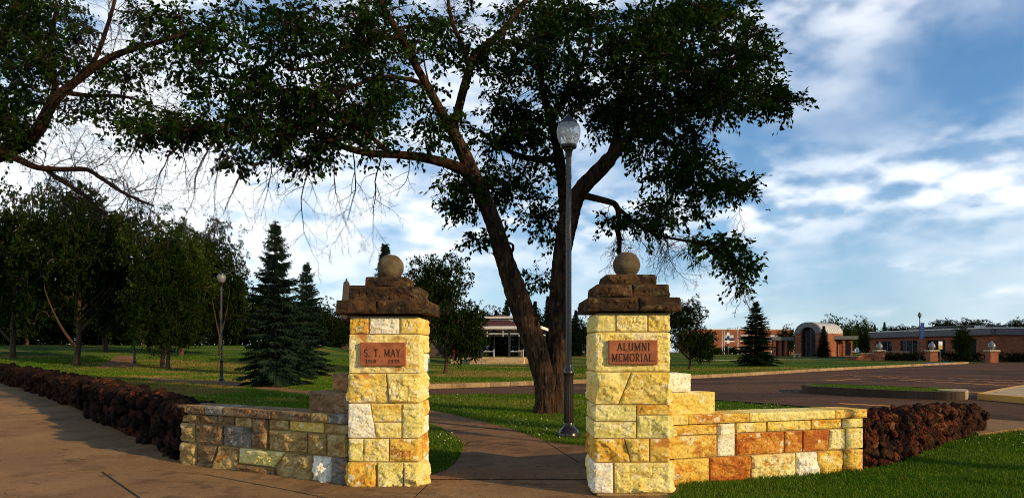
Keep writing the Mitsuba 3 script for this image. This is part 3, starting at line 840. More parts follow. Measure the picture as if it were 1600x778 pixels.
isl_poly = Polygon(sm(GP((1256, 611.5), (1268, 608.2), (1330, 609.5), (1420, 613.5), (1500, 617.5), (1512, 620.5), (1511, 623), (1500, 624), (1400, 620.5), (1300, 615), (1262, 613), (1256, 611.5)), 50)).buffer(0)
slab_poly = Polygon(GP((1527, 622.3), (1545, 618), (1565, 613.5), (1600, 607.5), (1680, 600), (1760, 600), (1760, 645), (1680, 637), (1600, 628.6), (1560, 625))).buffer(0)
rwalk_poly = Polygon([(140, 17.2)] + GP((1600, 663.2), (1527, 657.2), (1490, 655)) + [(8.6, 14.6)] + GP((1529, 683), (1572, 676.5), (1600, 673.5), (1700, 675)) + [(140, 15.0)]).buffer(0)
far_walk = LineString(GP((1085, 563.5), (1206, 561), (1326, 560.6), (1500, 561.5)) + [(120, 108)]).buffer(.9, cap_style=2)
far_walk2 = LineString(GP((895, 556), (925, 551.5), (960, 550.5))).buffer(2.2, cap_style=2)
hard = unary_union([path_poly, path2, walk_poly, road_poly, rwalk_poly, far_walk, far_walk2])
lawn_poly = sbox(-880, -55, 880, 880).difference(hard)

k = struct('ground_lawn'); put(k, drape(lawn_poly, 0.0), 'lawn')
k = struct('path'); put(k, drape(path_poly.difference(walk_poly), -.002), 'joint_soil')
pcut = [LineString(GP((840, 683), (905, 724))), LineString(GP((700, 716), (735, 690), (850, 700))), LineString(GP((690, 675), (800, 668))), LineString(GP((600, 650), (690, 630)))]
PCUT = path_poly.difference(walk_poly)
for ln in pcut: PCUT = PCUT.difference(ln.buffer(.011))
for i, pg in enumerate(polys(PCUT)):
    part(k, 'slab', drape(pg, .010 + .003 * (i % 2)), 'path_concrete')
k = struct('park_path'); put(k, drape(path2, .01), 'path_concrete')

# sidewalk of cast slabs, joints left open
k = struct('sidewalk'); put(k, drape(walk_poly, -.007), 'joint_soil')
cuts = [GP((-60, 751.8), (238, 728)), [(-4.9, 10.45)] + GP((320, 741), (434, 762.5), (501, 776)) + [(-1.1, 7.6)], GP((158, 736.5), (225, 783)), GP((-60, 711), (168, 697)) + GP((230, 700)),
        GP((-60, 686), (110, 674)) + GP((150, 671)), GP((434, 762.5), (487, 747)), GP((494, 777), (540, 757)), GP((640, 783), (670, 755)), GP((690, 757), (930, 757)), GP((925, 772), (1000, 800)),
        GP((-60, 650), (60, 640)), GP((-60, 630), (40, 622)), GP((-60, 615), (20, 611))]
cutg = unary_union([LineString(c).buffer(.017 if i_ < 5 else .011, cap_style=2) for i_, c in enumerate(cuts)])
# joints nobody sees from here, so that the walk goes on behind the camera
rest = [LineString([(-75, y), (1, y)]) for y in range(-38, 7, 3)] + [LineString([(-8.5, -40), (-8.5, 9)]), LineString([(-3.5, -40), (-3.5, 6.9)])]
slabs = polys(walk_poly.difference(cutg).difference(unary_union([r_.buffer(.006) for r_ in rest])))
for i, pg in enumerate(sorted(slabs, key=lambda g: g.centroid.y)):
    part(k, 'slab', raised(pg.buffer(-.004).buffer(.002), .002 + .006 * ((i * 7) % 3) / 2, -.055), WALK[(i * 5) % 3])

k = struct('parking_lot'); put(k, drape(road_poly, -.03), 'asphalt')
for a, b in [((1339, 600.5), (1576, 614.5)), ((1405, 592.6), (1640, 604.5)), ((1370, 589), (1700, 601)), ((1290, 593.4), (1345, 591.5)), ((1311, 628.6), (1409, 633.4)), ((1480, 590), (1700, 597)), ((1300, 585.2), (1420, 588.6))]:
    g = LineString([tuple(gnd(*a)), tuple(gnd(*b))]).buffer(.10, cap_style=2).intersection(road_poly.difference(isl_poly.buffer(.2)))
    part(k, 'bay_line', drape(g, -.026), 'paint_yellow')
# kerbs: real steps, cast in lengths
def kerb(line, w, h, name, m, ln=2.6):
    k = struct(name); L = LineString(line); n = max(1, int(L.length / ln))
    for i in range(n):
        seg = shapely.ops.substring(L, i * L.length / n + .012, (i + 1) * L.length / n - .012)
        d = np.linalg.norm(np.array(seg.centroid.coords[0]))
        part(k, 'kerb_stone', raised(seg.buffer(w / 2, cap_style=2), h, -.12), m)
    return k
kerb(sm(road_top[:-2], 70), .20, .13, 'kerb', 'curb_concrete')
blue = LineString(GP((1448, 570.4), (1482, 568.8)))
k = struct('blue_kerb_paint'); put(k, raised(blue.buffer(.24, cap_style=2), .136), 'paint_blue')
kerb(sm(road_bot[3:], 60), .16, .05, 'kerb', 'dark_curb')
k = struct('island'); put(k, raised(isl_poly.difference(isl_poly.buffer(-.17)), .20, -.05), 'dark_curb')  # dark concrete carries the shade of the near curb face in its colour
nose = isl_poly.intersection(Point(gnd(1510, 621)).buffer(.75)); part(k, 'nose', raised(nose, .215, -.02), 'slab_concrete', label='pale concrete nose of the island')
part(k, 'turf', drape(isl_poly.buffer(-.16), .18), 'lawn')
k = struct('corner_pavement'); put(k, raised(slab_poly.difference(slab_poly.buffer(-.18)), .14, -.05), 'curb_yellow')
pv = slab_poly.buffer(-.18)
for s_ in (.33, .66):
    x0, y0, x1, y1 = pv.bounds
    pv = pv.difference(LineString([(x0 + (x1 - x0) * s_, y0 - 5), (x0 + (x1 - x0) * s_ + 1.5, y1 + 5)]).buffer(.012))
for pg in polys(pv): part(k, 'slab', drape(pg, .137), 'slab_concrete')
k = struct('lot_sidewalk')
rr = rwalk_poly
for x in np.arange(8.5, 40, 1.9): rr = rr.difference(LineString([(x, 10), (x + .6, 22)]).buffer(.008))
for pg in polys(rr)[:60]: part(k, 'slab', raised(pg, .06, -.1), WALK[0])
k = struct('campus_walk'); put(k, drape(far_walk, .008), 'slab_concrete'); part(k, 'strip', drape(far_walk2, .01), 'path_concrete')

# grass: single blades near by, coarser tufts farther off
def blades(P, r, d, h_lo, h_hi):
    n = len(P)
    a = r.uniform(0, 2 * np.pi, n); w = np.maximum(.0035, .00042 * d) * r.uniform(.7, 1.4, n); h = r.uniform(h_lo, h_hi, n) * (.6 + .8 * meshkit.noise(np.c_[P[:, :2] * 2.2, 0 * d], 4))
    side = np.stack([np.cos(a), np.sin(a), 0 * a], 1); b = r.uniform(0, 2 * np.pi, n); ln = np.abs(r.normal(0, .55, n)) * h
    lean = np.stack([np.cos(b) * ln, np.sin(b) * ln, 0 * b], 1); up = np.array([0, 0, 1.0])
    p0, p1 = P - side * w[:, None], P + side * w[:, None]
    m = P + lean * .4 + up * (h * .62)[:, None]; m0, m1 = m - side * (w * .7)[:, None], m + side * (w * .7)[:, None]
    tip = P + lean * 1.15 + up * h[:, None]
    near = d < 13.0
    nn = near.sum(); ii = np.arange(nn) * 5
    V1 = np.stack([p0, p1, m0, m1, tip], 1)[near].reshape(-1, 3)
    F1 = np.vstack([np.stack([ii, ii + 1, ii + 3], 1), np.stack([ii, ii + 3, ii + 2], 1), np.stack([ii + 2, ii + 3, ii + 4], 1)])
    fr = ~near; jj = np.arange(fr.sum()) * 3
    V2 = np.stack([p0, p1, tip], 1)[fr].reshape(-1, 3); F2 = np.stack([jj, jj + 1, jj + 2], 1)
    return cat_mesh([(V1, F1), (V2, F2)])


r = np.random.default_rng(11)
clear = unary_union([hard, LineString(wall_line).buffer(.3), LineString([(1.9, 9.5), (4.7, 10.6), (6.05, 11.9), (7.75, 13.6), (8.75, 14.5)]).buffer(.22), Point(-1.5, 9.6).buffer(.5)])
view = Polygon([(-6, 5), (6, 5), (40, 46), (40, 60), (-44, 60), (-44, 46)])
gr_poly = unary_union([view.difference(clear), isl_poly.buffer(-.18)])
shapely.prepare(gr_poly)
pts = []
for d0, d1 in [(7.5, 11), (11, 14), (14, 18), (18, 24), (24, 32), (32, 42), (42, 58)]:
    dm = (d0 + d1) / 2; den = 2700 if dm < 11 else 2700 * (11 / dm) ** 2.25
    w = 46 if d1 > 30 else .95 * d1 + 3
    n = int(den * (d1 - d0) * 2 * w)
    c = np.c_[r.uniform(-w, w, n), r.uniform(d0, d1, n)]
    pts.append(c[shapely.contains_xy(gr_poly, c[:, 0], c[:, 1])])
pts = np.vstack(pts)
pts = pts[(np.abs(pts[:, 0]) < pts[:, 1] * .76 + 1.6)]
on_isl = shapely.contains_xy(isl_poly, pts[:, 0], pts[:, 1])
P = np.c_[pts, gz(pts[:, 0], pts[:, 1]) - .004 + .16 * on_isl]
dd = np.hypot(P[:, 0], P[:, 1])
pick = r.random(len(P)) + .5 * (meshkit.fbm(np.c_[pts * .7, 0 * dd], 3, 9) - .5)
labels['grass'] = {'label': 'mown green lawn grass around the gate and across the park', 'category': 'grass', 'kind': 'stuff'}
dry = (meshkit.fbm(np.c_[pts * np.array([.16, .30]) + 31, 0 * dd], 4, 3) - .535) * 9 * ss((dd - 15) / 12) + .12 * (r.random(len(P)) - .5)
dry = (dry > r.random(len(P)) * .9) | (r.random(len(P)) < .018)
for i, (lo, hi, m) in enumerate([(-9, .42, 'blade_dark'), (.42, .85, 'blade_mid'), (.85, 9, 'blade_light'), (0, 0, 'blade_dry')]):
    s_ = (pick >= lo) & (pick < hi) & ~dry if i < 3 else dry
    put(f'grass__{i + 1:03d}', blades(P[s_], r, dd[s_], .035, .075), m)
# clover heads in the turf
cp = P[(r.random(len(P)) < .006) & (dd > 12.6) & (dd < 24) & (meshkit.fbm(np.c_[pts * .45, 0 * dd], 2, 5) > .5)]
tet = np.array([(1, 1, 1), (1, -1, -1), (-1, 1, -1), (-1, -1, 1)]) * .0085
cv = (cp[:, None] + tet[None] * r.uniform(.6, 1.3, (len(cp), 1, 1)) + np.array([0, 0, .055])).reshape(-1, 3); ci = np.arange(len(cp)) * 4
k = 'clover_flowers'; labels[k] = {'label': 'tiny white clover flowers scattered through the lawn', 'category': 'flowers', 'kind': 'stuff'}
put(k, (cv, np.vstack([np.stack([ci + a, ci + b, ci + c], 1) for a, b, c in ((0, 1, 2), (0, 3, 1), (0, 2, 3), (1, 3, 2))])), 'clover')

# dry leaves and grit gathered along the foot of the masonry and the edges of the walk
edge_line = unary_union([LineString(wall_line[:5]), LineString([(-2.0, 9.2), (-1.2, 9.1), (-1.05, 9.7)]), LineString([(.9, 8.45), (1.9, 8.5)]), LineString([(1.74, 8.4), (1.4, 7.7)]), path_poly.exterior])
lt = []
while len(lt) < 420:
    p_ = edge_line.interpolate(r.random() * edge_line.length); q_ = np.array([p_.x, p_.y]) + r.normal(0, .16, 2)
    if 7.5 < q_[1] < 18 and shapely.contains_xy(walk_poly, *q_) | shapely.contains_xy(path_poly, *q_): lt.append((*q_, gz(*q_) + .022))
lt = np.vstack([np.array(lt), np.c_[r.uniform(-8, 1, 60), r.uniform(8.2, 10.2, 60), np.full(60, .022)]]); n_ = len(lt)
a_ = r.uniform(0, 6.28, n_); L_n = r.uniform(.018, .05, n_); d_ = np.stack([np.cos(a_), np.sin(a_), r.uniform(-.1, .5, n_)], 1); sd_ = np.stack([-np.sin(a_), np.cos(a_), r.uniform(-.2, .4, n_)], 1)
lv_ = np.stack([lt, lt + d_ * (L_n * .5)[:, None] - sd_ * (L_n * .3)[:, None], lt + d_ * L_n[:, None], lt + d_ * (L_n * .5)[:, None] + sd_ * (L_n * .3)[:, None]], 1).reshape(-1, 3); i_ = np.arange(n_) * 4
labels['leaf_litter'] = {'label': 'dry brown leaf litter along the foot of the walls and the walk edges', 'category': 'leaf litter', 'kind': 'stuff'}
put('leaf_litter', (lv_, np.vstack([np.stack([i_, i_ + 2, i_ + 1], 1), np.stack([i_, i_ + 3, i_ + 2], 1)])), 'dry_leaf')
# ---------------------------------------------------------------- trees


def leaves(C, D, N, Ln, Wd):
    """kite-shaped folded leaves: base C, along D, facing N"""
    D = D / (np.linalg.norm(D, axis=1, keepdims=True) + 1e-9)
    Sx = np.cross(D, N); Sx /= np.linalg.norm(Sx, axis=1, keepdims=True) + 1e-9
    U = np.cross(Sx, D)
    tip = C + D * Ln[:, None] - U * (Ln * .12)[:, None]
    mid = C + D * (Ln * .42)[:, None] + U * (Ln * .10)[:, None]
    l, r_ = mid - Sx * (Wd / 2)[:, None], mid + Sx * (Wd / 2)[:, None]
    v = np.stack([C, l, tip, r_], 1).reshape(-1, 3); i = np.arange(len(C)) * 4
    return v, np.vstack([np.stack([i, i + 2, i + 1], 1), np.stack([i, i + 3, i + 2], 1)])


def sprig_leaves(cent, rad, n, L, r, flat=.55, fall=.25):
    """n leaves about each cluster centre, strung along short sprigs"""
    k = len(cent); ns = max(3, n // 9)
    sd = r.normal(size=(k, ns, 3)); sd[..., 2] = sd[..., 2] * flat + fall * 0
    sd /= np.linalg.norm(sd, axis=2, keepdims=True)
    t = r.uniform(.25, 1.0, (k, ns, n // ns))
    C = cent[:, None, None] + sd[:, :, None] * (t * rad[:, None, None])[..., None] + r.normal(0, .07, (k, ns, n // ns, 3)) * rad[:, None, None, None]
    C[..., 2] -= fall * (t ** 2) * rad[:, None, None]
    D = sd[:, :, None] + r.normal(0, .75, C.shape); D[..., 2] -= .35
    N = r.normal(0, .55, C.shape) + np.array([0, 0, 1.0])
    C, D, N = C.reshape(-1, 3), D.reshape(-1, 3), N.reshape(-1, 3)
    ln = L * r.uniform(.65, 1.25, len(C))
    tw = [np.stack([cent[:, None] + 0 * sd, cent[:, None] + sd * rad[:, None, None] * .9 - np.array([0, 0, 1]) * (fall * rad * .75)[:, None, None]], 2)]
    return leaves(C, D, N, ln, ln * r.uniform(.5, .68, len(C))), tw[0].reshape(-1, 2, 3)


def thin_twigs(seg, r0, r1):
    """many straight three-sided twigs at once; seg (n, 2, 3)"""
    a, b = seg[:, 0], seg[:, 1]; t = b - a; t /= np.linalg.norm(t, axis=1, keepdims=True) + 1e-9
    x = np.cross(t, [.3, .5, .81]); x /= np.linalg.norm(x, axis=1, keepdims=True) + 1e-9; y = np.cross(t, x)
    v = []
    for c, rr in ((a, r0), (b, r1)):
        for an in (0, 2.094, 4.189): v.append(c + (np.cos(an) * x + np.sin(an) * y) * np.broadcast_to(rr, len(seg))[:, None])
    v = np.stack(v, 1).reshape(-1, 3); i = np.arange(len(seg)) * 6
    f = [np.stack([i + a_, i + (a_ + 1) % 3, i + 3 + (a_ + 1) % 3], 1) for a_ in range(3)] + [np.stack([i + a_, i + 3 + (a_ + 1) % 3, i + 3 + a_], 1) for a_ in range(3)]
    return v, np.vstack(f)


def grow(limbs, targets, r, jit=.10, r_tip=.010, power=.42, reach=None):
    """limbs: lists of (x, y, z, radius). Each target gets a branch from the nearest wood, later ones growing out of earlier ones.
    Returns tubes for the grown branches."""
    pos, rad = [], []
    for L in limbs:
        c = curve(L, max(8, int(len(L) * 5)))
        for p in c: pos.append(p[:3]); rad.append(p[3])
    fixed = len(pos); parent = [-1] * fixed
    P = np.array(pos)
    d0 = cKDTree(P).query(targets)[0]
    order = np.argsort(d0)
    paths = []
    tree = cKDTree(P); buf = []
    for n, ti in enumerate(order):
        t = targets[ti]
        d, i = tree.query(t)
        if buf:
            B = np.array([pos[b] for b in buf]); e = np.linalg.norm(B - t, axis=1); j = e.argmin()
            if e[j] < d: d, i = e[j], buf[j]
        a = np.array(pos[i]); m = max(3, int(d / .35) + 2)
        s = np.linspace(0, 1, m)[1:]
        b = np.array([0, 0, .16 * d]) + r.normal(0, jit * d * .5, 3)
        pp = a + (t - a) * s[:, None] + b * (np.sin(np.pi * s) * (1 - s * .3))[:, None] + r.normal(0, .03 * min(d, 1), (m - 1, 3)) * np.sin(np.pi * s)[:, None]
        idx = [i]
        for q_ in pp:
            pos.append(q_); rad.append(0); parent.append(idx[-1]); idx.append(len(pos) - 1); buf.append(len(pos) - 1)
        paths.append(idx)
        if len(buf) > 400: tree = cKDTree(np.array(pos)); buf = []
    cnt = np.zeros(len(pos))
    for idx in paths: cnt[idx[-1]] += 1
    for i in range(len(pos) - 1, fixed - 1, -1):
        cnt[parent[i]] += cnt[i]
    rad = np.array(rad); g = r_tip * np.maximum(cnt, 1) ** power
    out = []
    for idx in paths:
        p = np.array([pos[i] for i in idx]); rr = np.array([g[i] for i in idx]); rr[0] = rr[1] if len(rr) > 1 else rr[0]
        if idx[0] < fixed: rr = np.minimum(rr, max(rad[idx[0]] * .8, r_tip))
        out.append(tube(p, rr, 5 if rr[0] > .03 else 4))
    return out


def dead_twigs(roots, r, length, droop=.8, levels=2, r0=.016):
    """bare hanging branchlets: a bent main stem with forks standing off both sides. roots: (point, direction, scale)"""
    seg, ra, rb = [], [], []
    def go(p, d, ln, rad, lv):
        m = (11, 7, 5)[levels - lv]; sg = 1
        for i in range(m):
            d = d + np.array([0, 0, -droop * .08]) + r.normal(0, .17 if lv == levels else .13, 3); d = d / np.linalg.norm(d)
            q_ = p + d * ln / m
            seg.append((p, q_)); ra.append(rad * (1 - i / m * .8)); rb.append(rad * (1 - (i + 1) / m * .8))
            if lv and i >= 1 and r.random() < .85:
                e = np.cross(d, r.normal(size=3)); e /= np.linalg.norm(e); sg = -sg
                if abs(d[1]) < .9:                       # forks lie mostly in one spray
                    f_ = np.cross(d, [0, 1.0, 0]); f_ /= np.linalg.norm(f_); e = .8 * sg * f_ + .5 * e
                go(q_, d * r.uniform(.5, .9) + e * r.uniform(.5, .9), ln * r.uniform(.28, .5) * (1 - .55 * i / m), rad * (1 - i / m * .8) * .62, lv - 1)
            p = q_
    for p, d, s in roots: go(np.array(p, float), np.array(d, float) / np.linalg.norm(d), length * s * r.uniform(.75, 1.15), r0 * s ** .6, levels)
    return thin_twigs(np.array(seg), np.maximum(np.array(ra), .0035), np.maximum(np.array(rb), .003))


def limb_px(pts, d0, mpp=None):
    """limb from photo columns/rows, its depth and width: (px, py, width px, depth offset)"""
    out = []
    for (x, y, w, dz) in pts:
        d = d0 + dz
        out.append((*at(x, y, d), w * d / F / 2))
    return out


def lobes(spec, d0, r):
    out, sz = [], []
    for (cx, cy, rx, ry, dz, sp, n) in spec:
        a = r.uniform(0, 2 * np.pi, n); q_ = np.sqrt(r.random(n)) * np.where(r.random(n) < .5, 1, .9)
        dep = d0 + dz + r.uniform(-1, 1, n) * sp
        for x, y, d in zip(cx + np.cos(a) * q_ * rx, cy + np.sin(a) * q_ * ry, dep): out.append(at(x, y, d))
    return np.array(out)


def elm(k, limbs, hard_limbs, targets, seed, n_leaf, L, rad, twigs, r_tip=.009, bark='limb_bark', far=False, light=.12):
    r = np.random.default_rng(seed)
    tr = [tube(curve(l, max(10, len(l) * 7))[:, :3], curve(l, max(10, len(l) * 7))[:, 3], 18, .10, seed + i) for i, l in enumerate(hard_limbs)]
    part(k, 'trunk', cat_mesh(tr), 'elm_bark', True)
    th = [tube(curve(l, max(10, len(l) * 6))[:, :3], curve(l, max(10, len(l) * 6))[:, 3], 10, .10, seed + 50 + i) for i, l in enumerate(limbs)]
    part(k, 'limbs', cat_mesh(th), bark, True)
    br = grow(limbs + hard_limbs, targets, r, r_tip=r_tip)
    lv, tw = sprig_leaves(targets, rad * r.uniform(.7, 1.3, len(targets)), n_leaf, L, r)
    part(k, 'branches', cat_mesh(br + [thin_twigs(tw, .006, .003)]), 'twig_bark')
    nl = len(lv[0]) // 4; v4 = lv[0].reshape(nl, 4, 3)
    cl = np.repeat(r.random(len(targets)), nl // len(targets)) * .6 + r.random(nl) * .4
    for lo, hi, m in ((-1, .42, LEAF[0]), (.42, 1 - light * 2.2, LEAF[1]), (1 - light * 2.2, 2, LEAF[2])):
        s_ = (cl >= lo) & (cl < hi); vv = v4[s_].reshape(-1, 3); i = np.arange(s_.sum()) * 4
        if len(i): part(k, 'crown', (vv, np.vstack([np.stack([i, i + 2, i + 1], 1), np.stack([i, i + 3, i + 2], 1)])), m)
    if twigs is not None: part(k, 'dead_twigs', twigs, 'twig_bark')


# the two-stemmed elm behind the gate
D0 = 17.3
gb = gnd(862, 646); D0 = float(gb[1])
bz = 648
fx = lambda *p: limb_px(p, D0)
stemL = fx((849, 654, 44, 0), (850, 645, 36, 0), (851, 628, 31, 0), (851, 605, 32, 0), (845, 572, 34, 0), (834, 535, 36, 0), (818, 490, 36, 0), (802, 445, 34, -.1), (787, 400, 29, -.2), (768, 340, 26, -.3), (752, 305, 25, -.4), (737, 269, 24, -.4), (722, 235, 21, -.4), (710, 211, 18, -.4), (703, 196, 15, -.5))
stemR = fx((870, 655, 46, .15), (869, 645, 37, .15), (868, 625, 31, .15), (869, 590, 29, .15), (871, 550, 28, .2), (871, 500, 28, .25), (873, 450, 28, .3), (877, 410, 28, .3), (882, 375, 30, .3), (889, 342, 31, .3), (900, 310, 26, .2), (915, 288, 25, .1), (935, 268, 24, 0), (953, 248, 23, -.1))
limbsM = [
    fx((704, 200, 15, -.5), (692, 180, 14, -.6), (667, 134, 13, -.8), (648, 100, 12, -1), (632, 68, 11, -1.2), (608, 28, 10, -1.5), (580, -25, 8, -1.8)),
    fx((705, 200, 15, -.5), (712, 186, 14, -.4), (722, 149, 14, -.2), (729, 125, 14, 0), (737, 100, 13, .1), (754, 77, 12, .3), (780, 54, 10, .5), (800, 31, 9, .7), (835, -20, 8, 1)),
    fx((733, 104, 9, .1), (722, 70, 8, .2), (710, 45, 7, .3), (700, 0, 5, .4)),
    fx((738, 272, 20, -.4), (722, 265, 18, -.5), (703, 257, 17, -.7), (680, 251, 15, -.9), (650, 245, 13.5, -1.1), (617, 242, 12, -1.4), (577, 240, 11, -1.7), (531, 228, 9.5, -2), (485, 204, 8.5, -2.3), (439, 199, 7.5, -2.6), (369, 197, 6.5, -3), (300, 203, 5.5, -3.3), (225, 210, 4, -3.5)),
    fx((640, 82, 9, -1.1), (624, 60, 9, -1.3), (600, 60, 8, -1.4), (577, 66, 8, -1.5), (545, 80, 7, -1.6), (508, 100, 6, -1.8), (450, 110, 5, -2)),
    fx((667, 134, 7, -.8), (640, 125, 7, -.9), (600, 120, 6, -1), (540, 140, 5, -1.2), (470, 150, 4.5, -1.5), (400, 130, 4, -1.8)),
    fx((610, 242, 8, -1.4), (580, 215, 7, -1.6), (540, 190, 6, -1.7), (490, 175, 5, -1.9)),
    # right stem: upward fork, right hand limbs
    fx((886, 338, 24, .3), (883, 310, 21, .5), (879, 280, 19, .7), (874, 250, 17, .9), (868, 215, 15, 1.1), (861, 185, 14, 1.3), (852, 160, 12, 1.5), (845, 120, 10, 1.8), (842, 70, 8, 2), (850, 10, 6, 2.2)),
    fx((878, 262, 12, .8), (866, 250, 11, .8), (847, 250, 10, .9), (822, 247, 9, 1), (805, 241, 8, 1.1), (777, 226, 7, 1.2), (750, 205, 6, 1.3)),
    fx((950, 252, 22, -.1), (962, 238, 19, -.2), (980, 218, 17, -.3), (1002, 200, 15, -.5), (1040, 182, 12, -.8), (1085, 154, 10, -1), (1126, 118, 8, -1.3), (1168, 95, 6, -1.5)),
    fx((955, 246, 17, 0), (962, 222, 15, .2), (970, 190, 14, .5), (978, 148, 12, .8), (990, 100, 10, 1.1), (1005, 60, 8, 1.3), (1025, 15, 6, 1.5)),
    fx((985, 214, 10, -.3), (1005, 212, 9, -.6), (1030, 215, 8, -.9), (1060, 235, 7, -1.2), (1095, 262, 5, -1.4), (1130, 285, 4, -1.6)),
    fx((908, 305, 12, .15), (925, 309, 11, 0), (945, 314, 10, -.2), (960, 319, 9.5, -.3), (966, 330, 9, -.35), (967, 345, 8, -.4), (966, 362, 8, -.4), (968, 382, 7, -.4), (968, 398, 6, -.4)),
    fx((958, 318, 6, -.3), (975, 333, 5.5, -.5), (996, 352, 5, -.8), (1037, 370, 4.5, -1.2), (1080, 378, 4, -1.5), (1110, 385, 3.5, -1.7), (1135, 402, 3, -1.8), (1158, 425, 2.5, -1.9)),
    fx((861, 190, 8, 1.3), (885, 150, 7, 1.2), (905, 110, 6, 1.1), (925, 60, 5, 1)),
    fx((790, 405, 6, -.2), (802, 385, 4, -.5), (790, 378, 3, -.7)),
]
LOB = [(1090, 55, 95, 60, -.8, 1.8, 52), (1150, 135, 62, 38, -1.2, 1.2, 26), (1205, 155, 32, 16, -1.4, .6, 10), (1178, 70, 22, 40, -1.2, 1, 9), (1010, 70, 75, 70, 0, 2.4, 50), (1075, 145, 80, 50, -.7, 1.6, 38), (1120, 15, 50, 22, -.6, 1, 14),
       (1085, 275, 62, 30, -1.3, .9, 22), (1140, 285, 28, 18, -1.5, .6, 9), (1040, 225, 60, 45, -.8, 1.3, 26), (980, 175, 50, 45, .4, 1.5, 22), (1060, 325, 45, 22, -1.2, .8, 9),
       (1120, 382, 34, 14, -1.7, .5, 10), (1152, 418, 14, 18, -1.9, .4, 7), (1010, 345, 35, 20, -.8, .6, 8), (950, 350, 14, 10, -.3, .4, 2),
       (905, 80, 70, 70, .9, 2.2, 42), (820, 60, 70, 60, .6, 2.2, 34), (835, 160, 70, 50, 1.1, 1.8, 32), (930, 170, 45, 40, .7, 1.5, 17), (770, 110, 40, 50, .2, 1.5, 14), (890, 15, 60, 30, 1, 2, 14),
       (735, 285, 50, 22, -.3, 1, 15), (795, 285, 40, 35, .8, 1.2, 14), (725, 325, 30, 18, -.2, .8, 7), (845, 310, 28, 40, .9, .9, 10), (785, 205, 50, 30, 1, 1.3, 15), (755, 378, 24, 6, -.5, .4, 3), (860, 370, 16, 14, .6, .4, 3), (835, 440, 16, 14, .2, .4, 3), (850, 240, 30, 20, 1, .8, 7),
       (620, 45, 80, 55, -1.2, 2, 21), (530, 60, 80, 60, -1.6, 2, 23), (440, 50, 80, 55, -2, 2, 20), (610, 160, 85, 55, -1, 1.8, 24), (520, 155, 80, 50, -1.5, 1.8, 21), (430, 150, 80, 45, -1.9, 1.6, 20), (345, 110, 70, 60, -2.4, 1.6, 18),
       (680, 190, 45, 40, -.6, 1.5, 9), (560, 215, 80, 28, -1.6, 1, 15), (450, 212, 80, 28, -2.3, 1, 16), (350, 195, 80, 26, -2.8, 1, 18), (260, 195, 55, 26, -3.3, .9, 11), (215, 210, 30, 14, -3.5, .6, 4), (700, 50, 55, 55, 0, 2, 11), (470, 250, 50, 14, -2.2, .7, 6), (400, 255, 40, 18, -2.4, .6, 3)]
rT = np.random.default_rng(3)
tg = lobes(LOB, D0, rT)
roots = []
def root_along(li, lo, hi, n, s, down=(0, 0, -1.0), L_=limbsM):
    c = curve(L_[li], 60)
    for i in rT.integers(int(lo * 59), int(hi * 59) + 1, n):
        roots.append((c[i, :3], np.array(down) + rT.normal(0, .55, 3), s))
for (x, y, dz, dx, dz_, sc_) in [(399, 215, -2.6, -.25, -1, 1.35), (380, 205, -2.8, -.7, -.9, 1.2), (345, 205, -3, -.6, -.8, 1.25), (300, 207, -3.2, -.6, -.7, 1.1), (275, 208, -3.3, .2, -.9, .9), (596, 245, -1.6, -.2, -1, 1.25), (552, 240, -1.8, .15, -1, 1.2),
                              (499, 225, -2.1, -.45, -.9, 1.3), (470, 215, -2.3, -.5, -.9, 1.0), (520, 235, -2, .1, -1, .9), (430, 205, -2.6, -.3, -1, 1.1), (640, 250, -1.2, .1, -1, .7), (700, 262, -.7, -.2, -1, .6)]:
    roots.append((at(x, y, D0 + dz), (dx, -.1, dz_), sc_))
root_along(3, .5, 1.0, 8, .7, (-.7, 0, -.6)); root_along(3, .5, .95, 14, .6, (-.6, 0, .6)); root_along(4, .2, 1, 12, .7, (-.4, 0, .8)); root_along(5, .3, 1, 12, .7, (-.5, 0, .5))
root_along(0, .4, 1, 12, .7, (-.6, 0, .4)); root_along(2, .2, 1, 8, .6, (.2, 0, .8)); root_along(5, .2, 1, 14, .7, (-.6, 0, -.5)); root_along(6, .2, 1, 12, .7, (-.4, 0, .8)); root_along(7, .5, 1, 8, .7, (-.3, 0, .7)); root_along(8, .3, 1, 12, .55); root_along(9, .4, 1, 12, .55, (.6, 0, -.4)); root_along(12, .4, .9, 8, .5); root_along(13, .2, 1, 18, .62, (.5, 0, -.6)); root_along(11, .3, 1, 10, .6, (.6, 0, -.6)); root_along(1, .5, 1, 8, .6, (.6, 0, .5)); root_along(10, .6, 1, 8, .6, (.5, 0, .6)); root_along(14, .2, 1, 10, .5, (.2, 0, .3))
kE = thing('elm_tree', 'large dark tree forking into two thick stems, with bare hanging twigs, behind the lamp', 'tree')
elm(kE, limbsM, [stemL, stemR], tg, 5, 81, .115, .44, dead_twigs(roots, rT, 1.75))

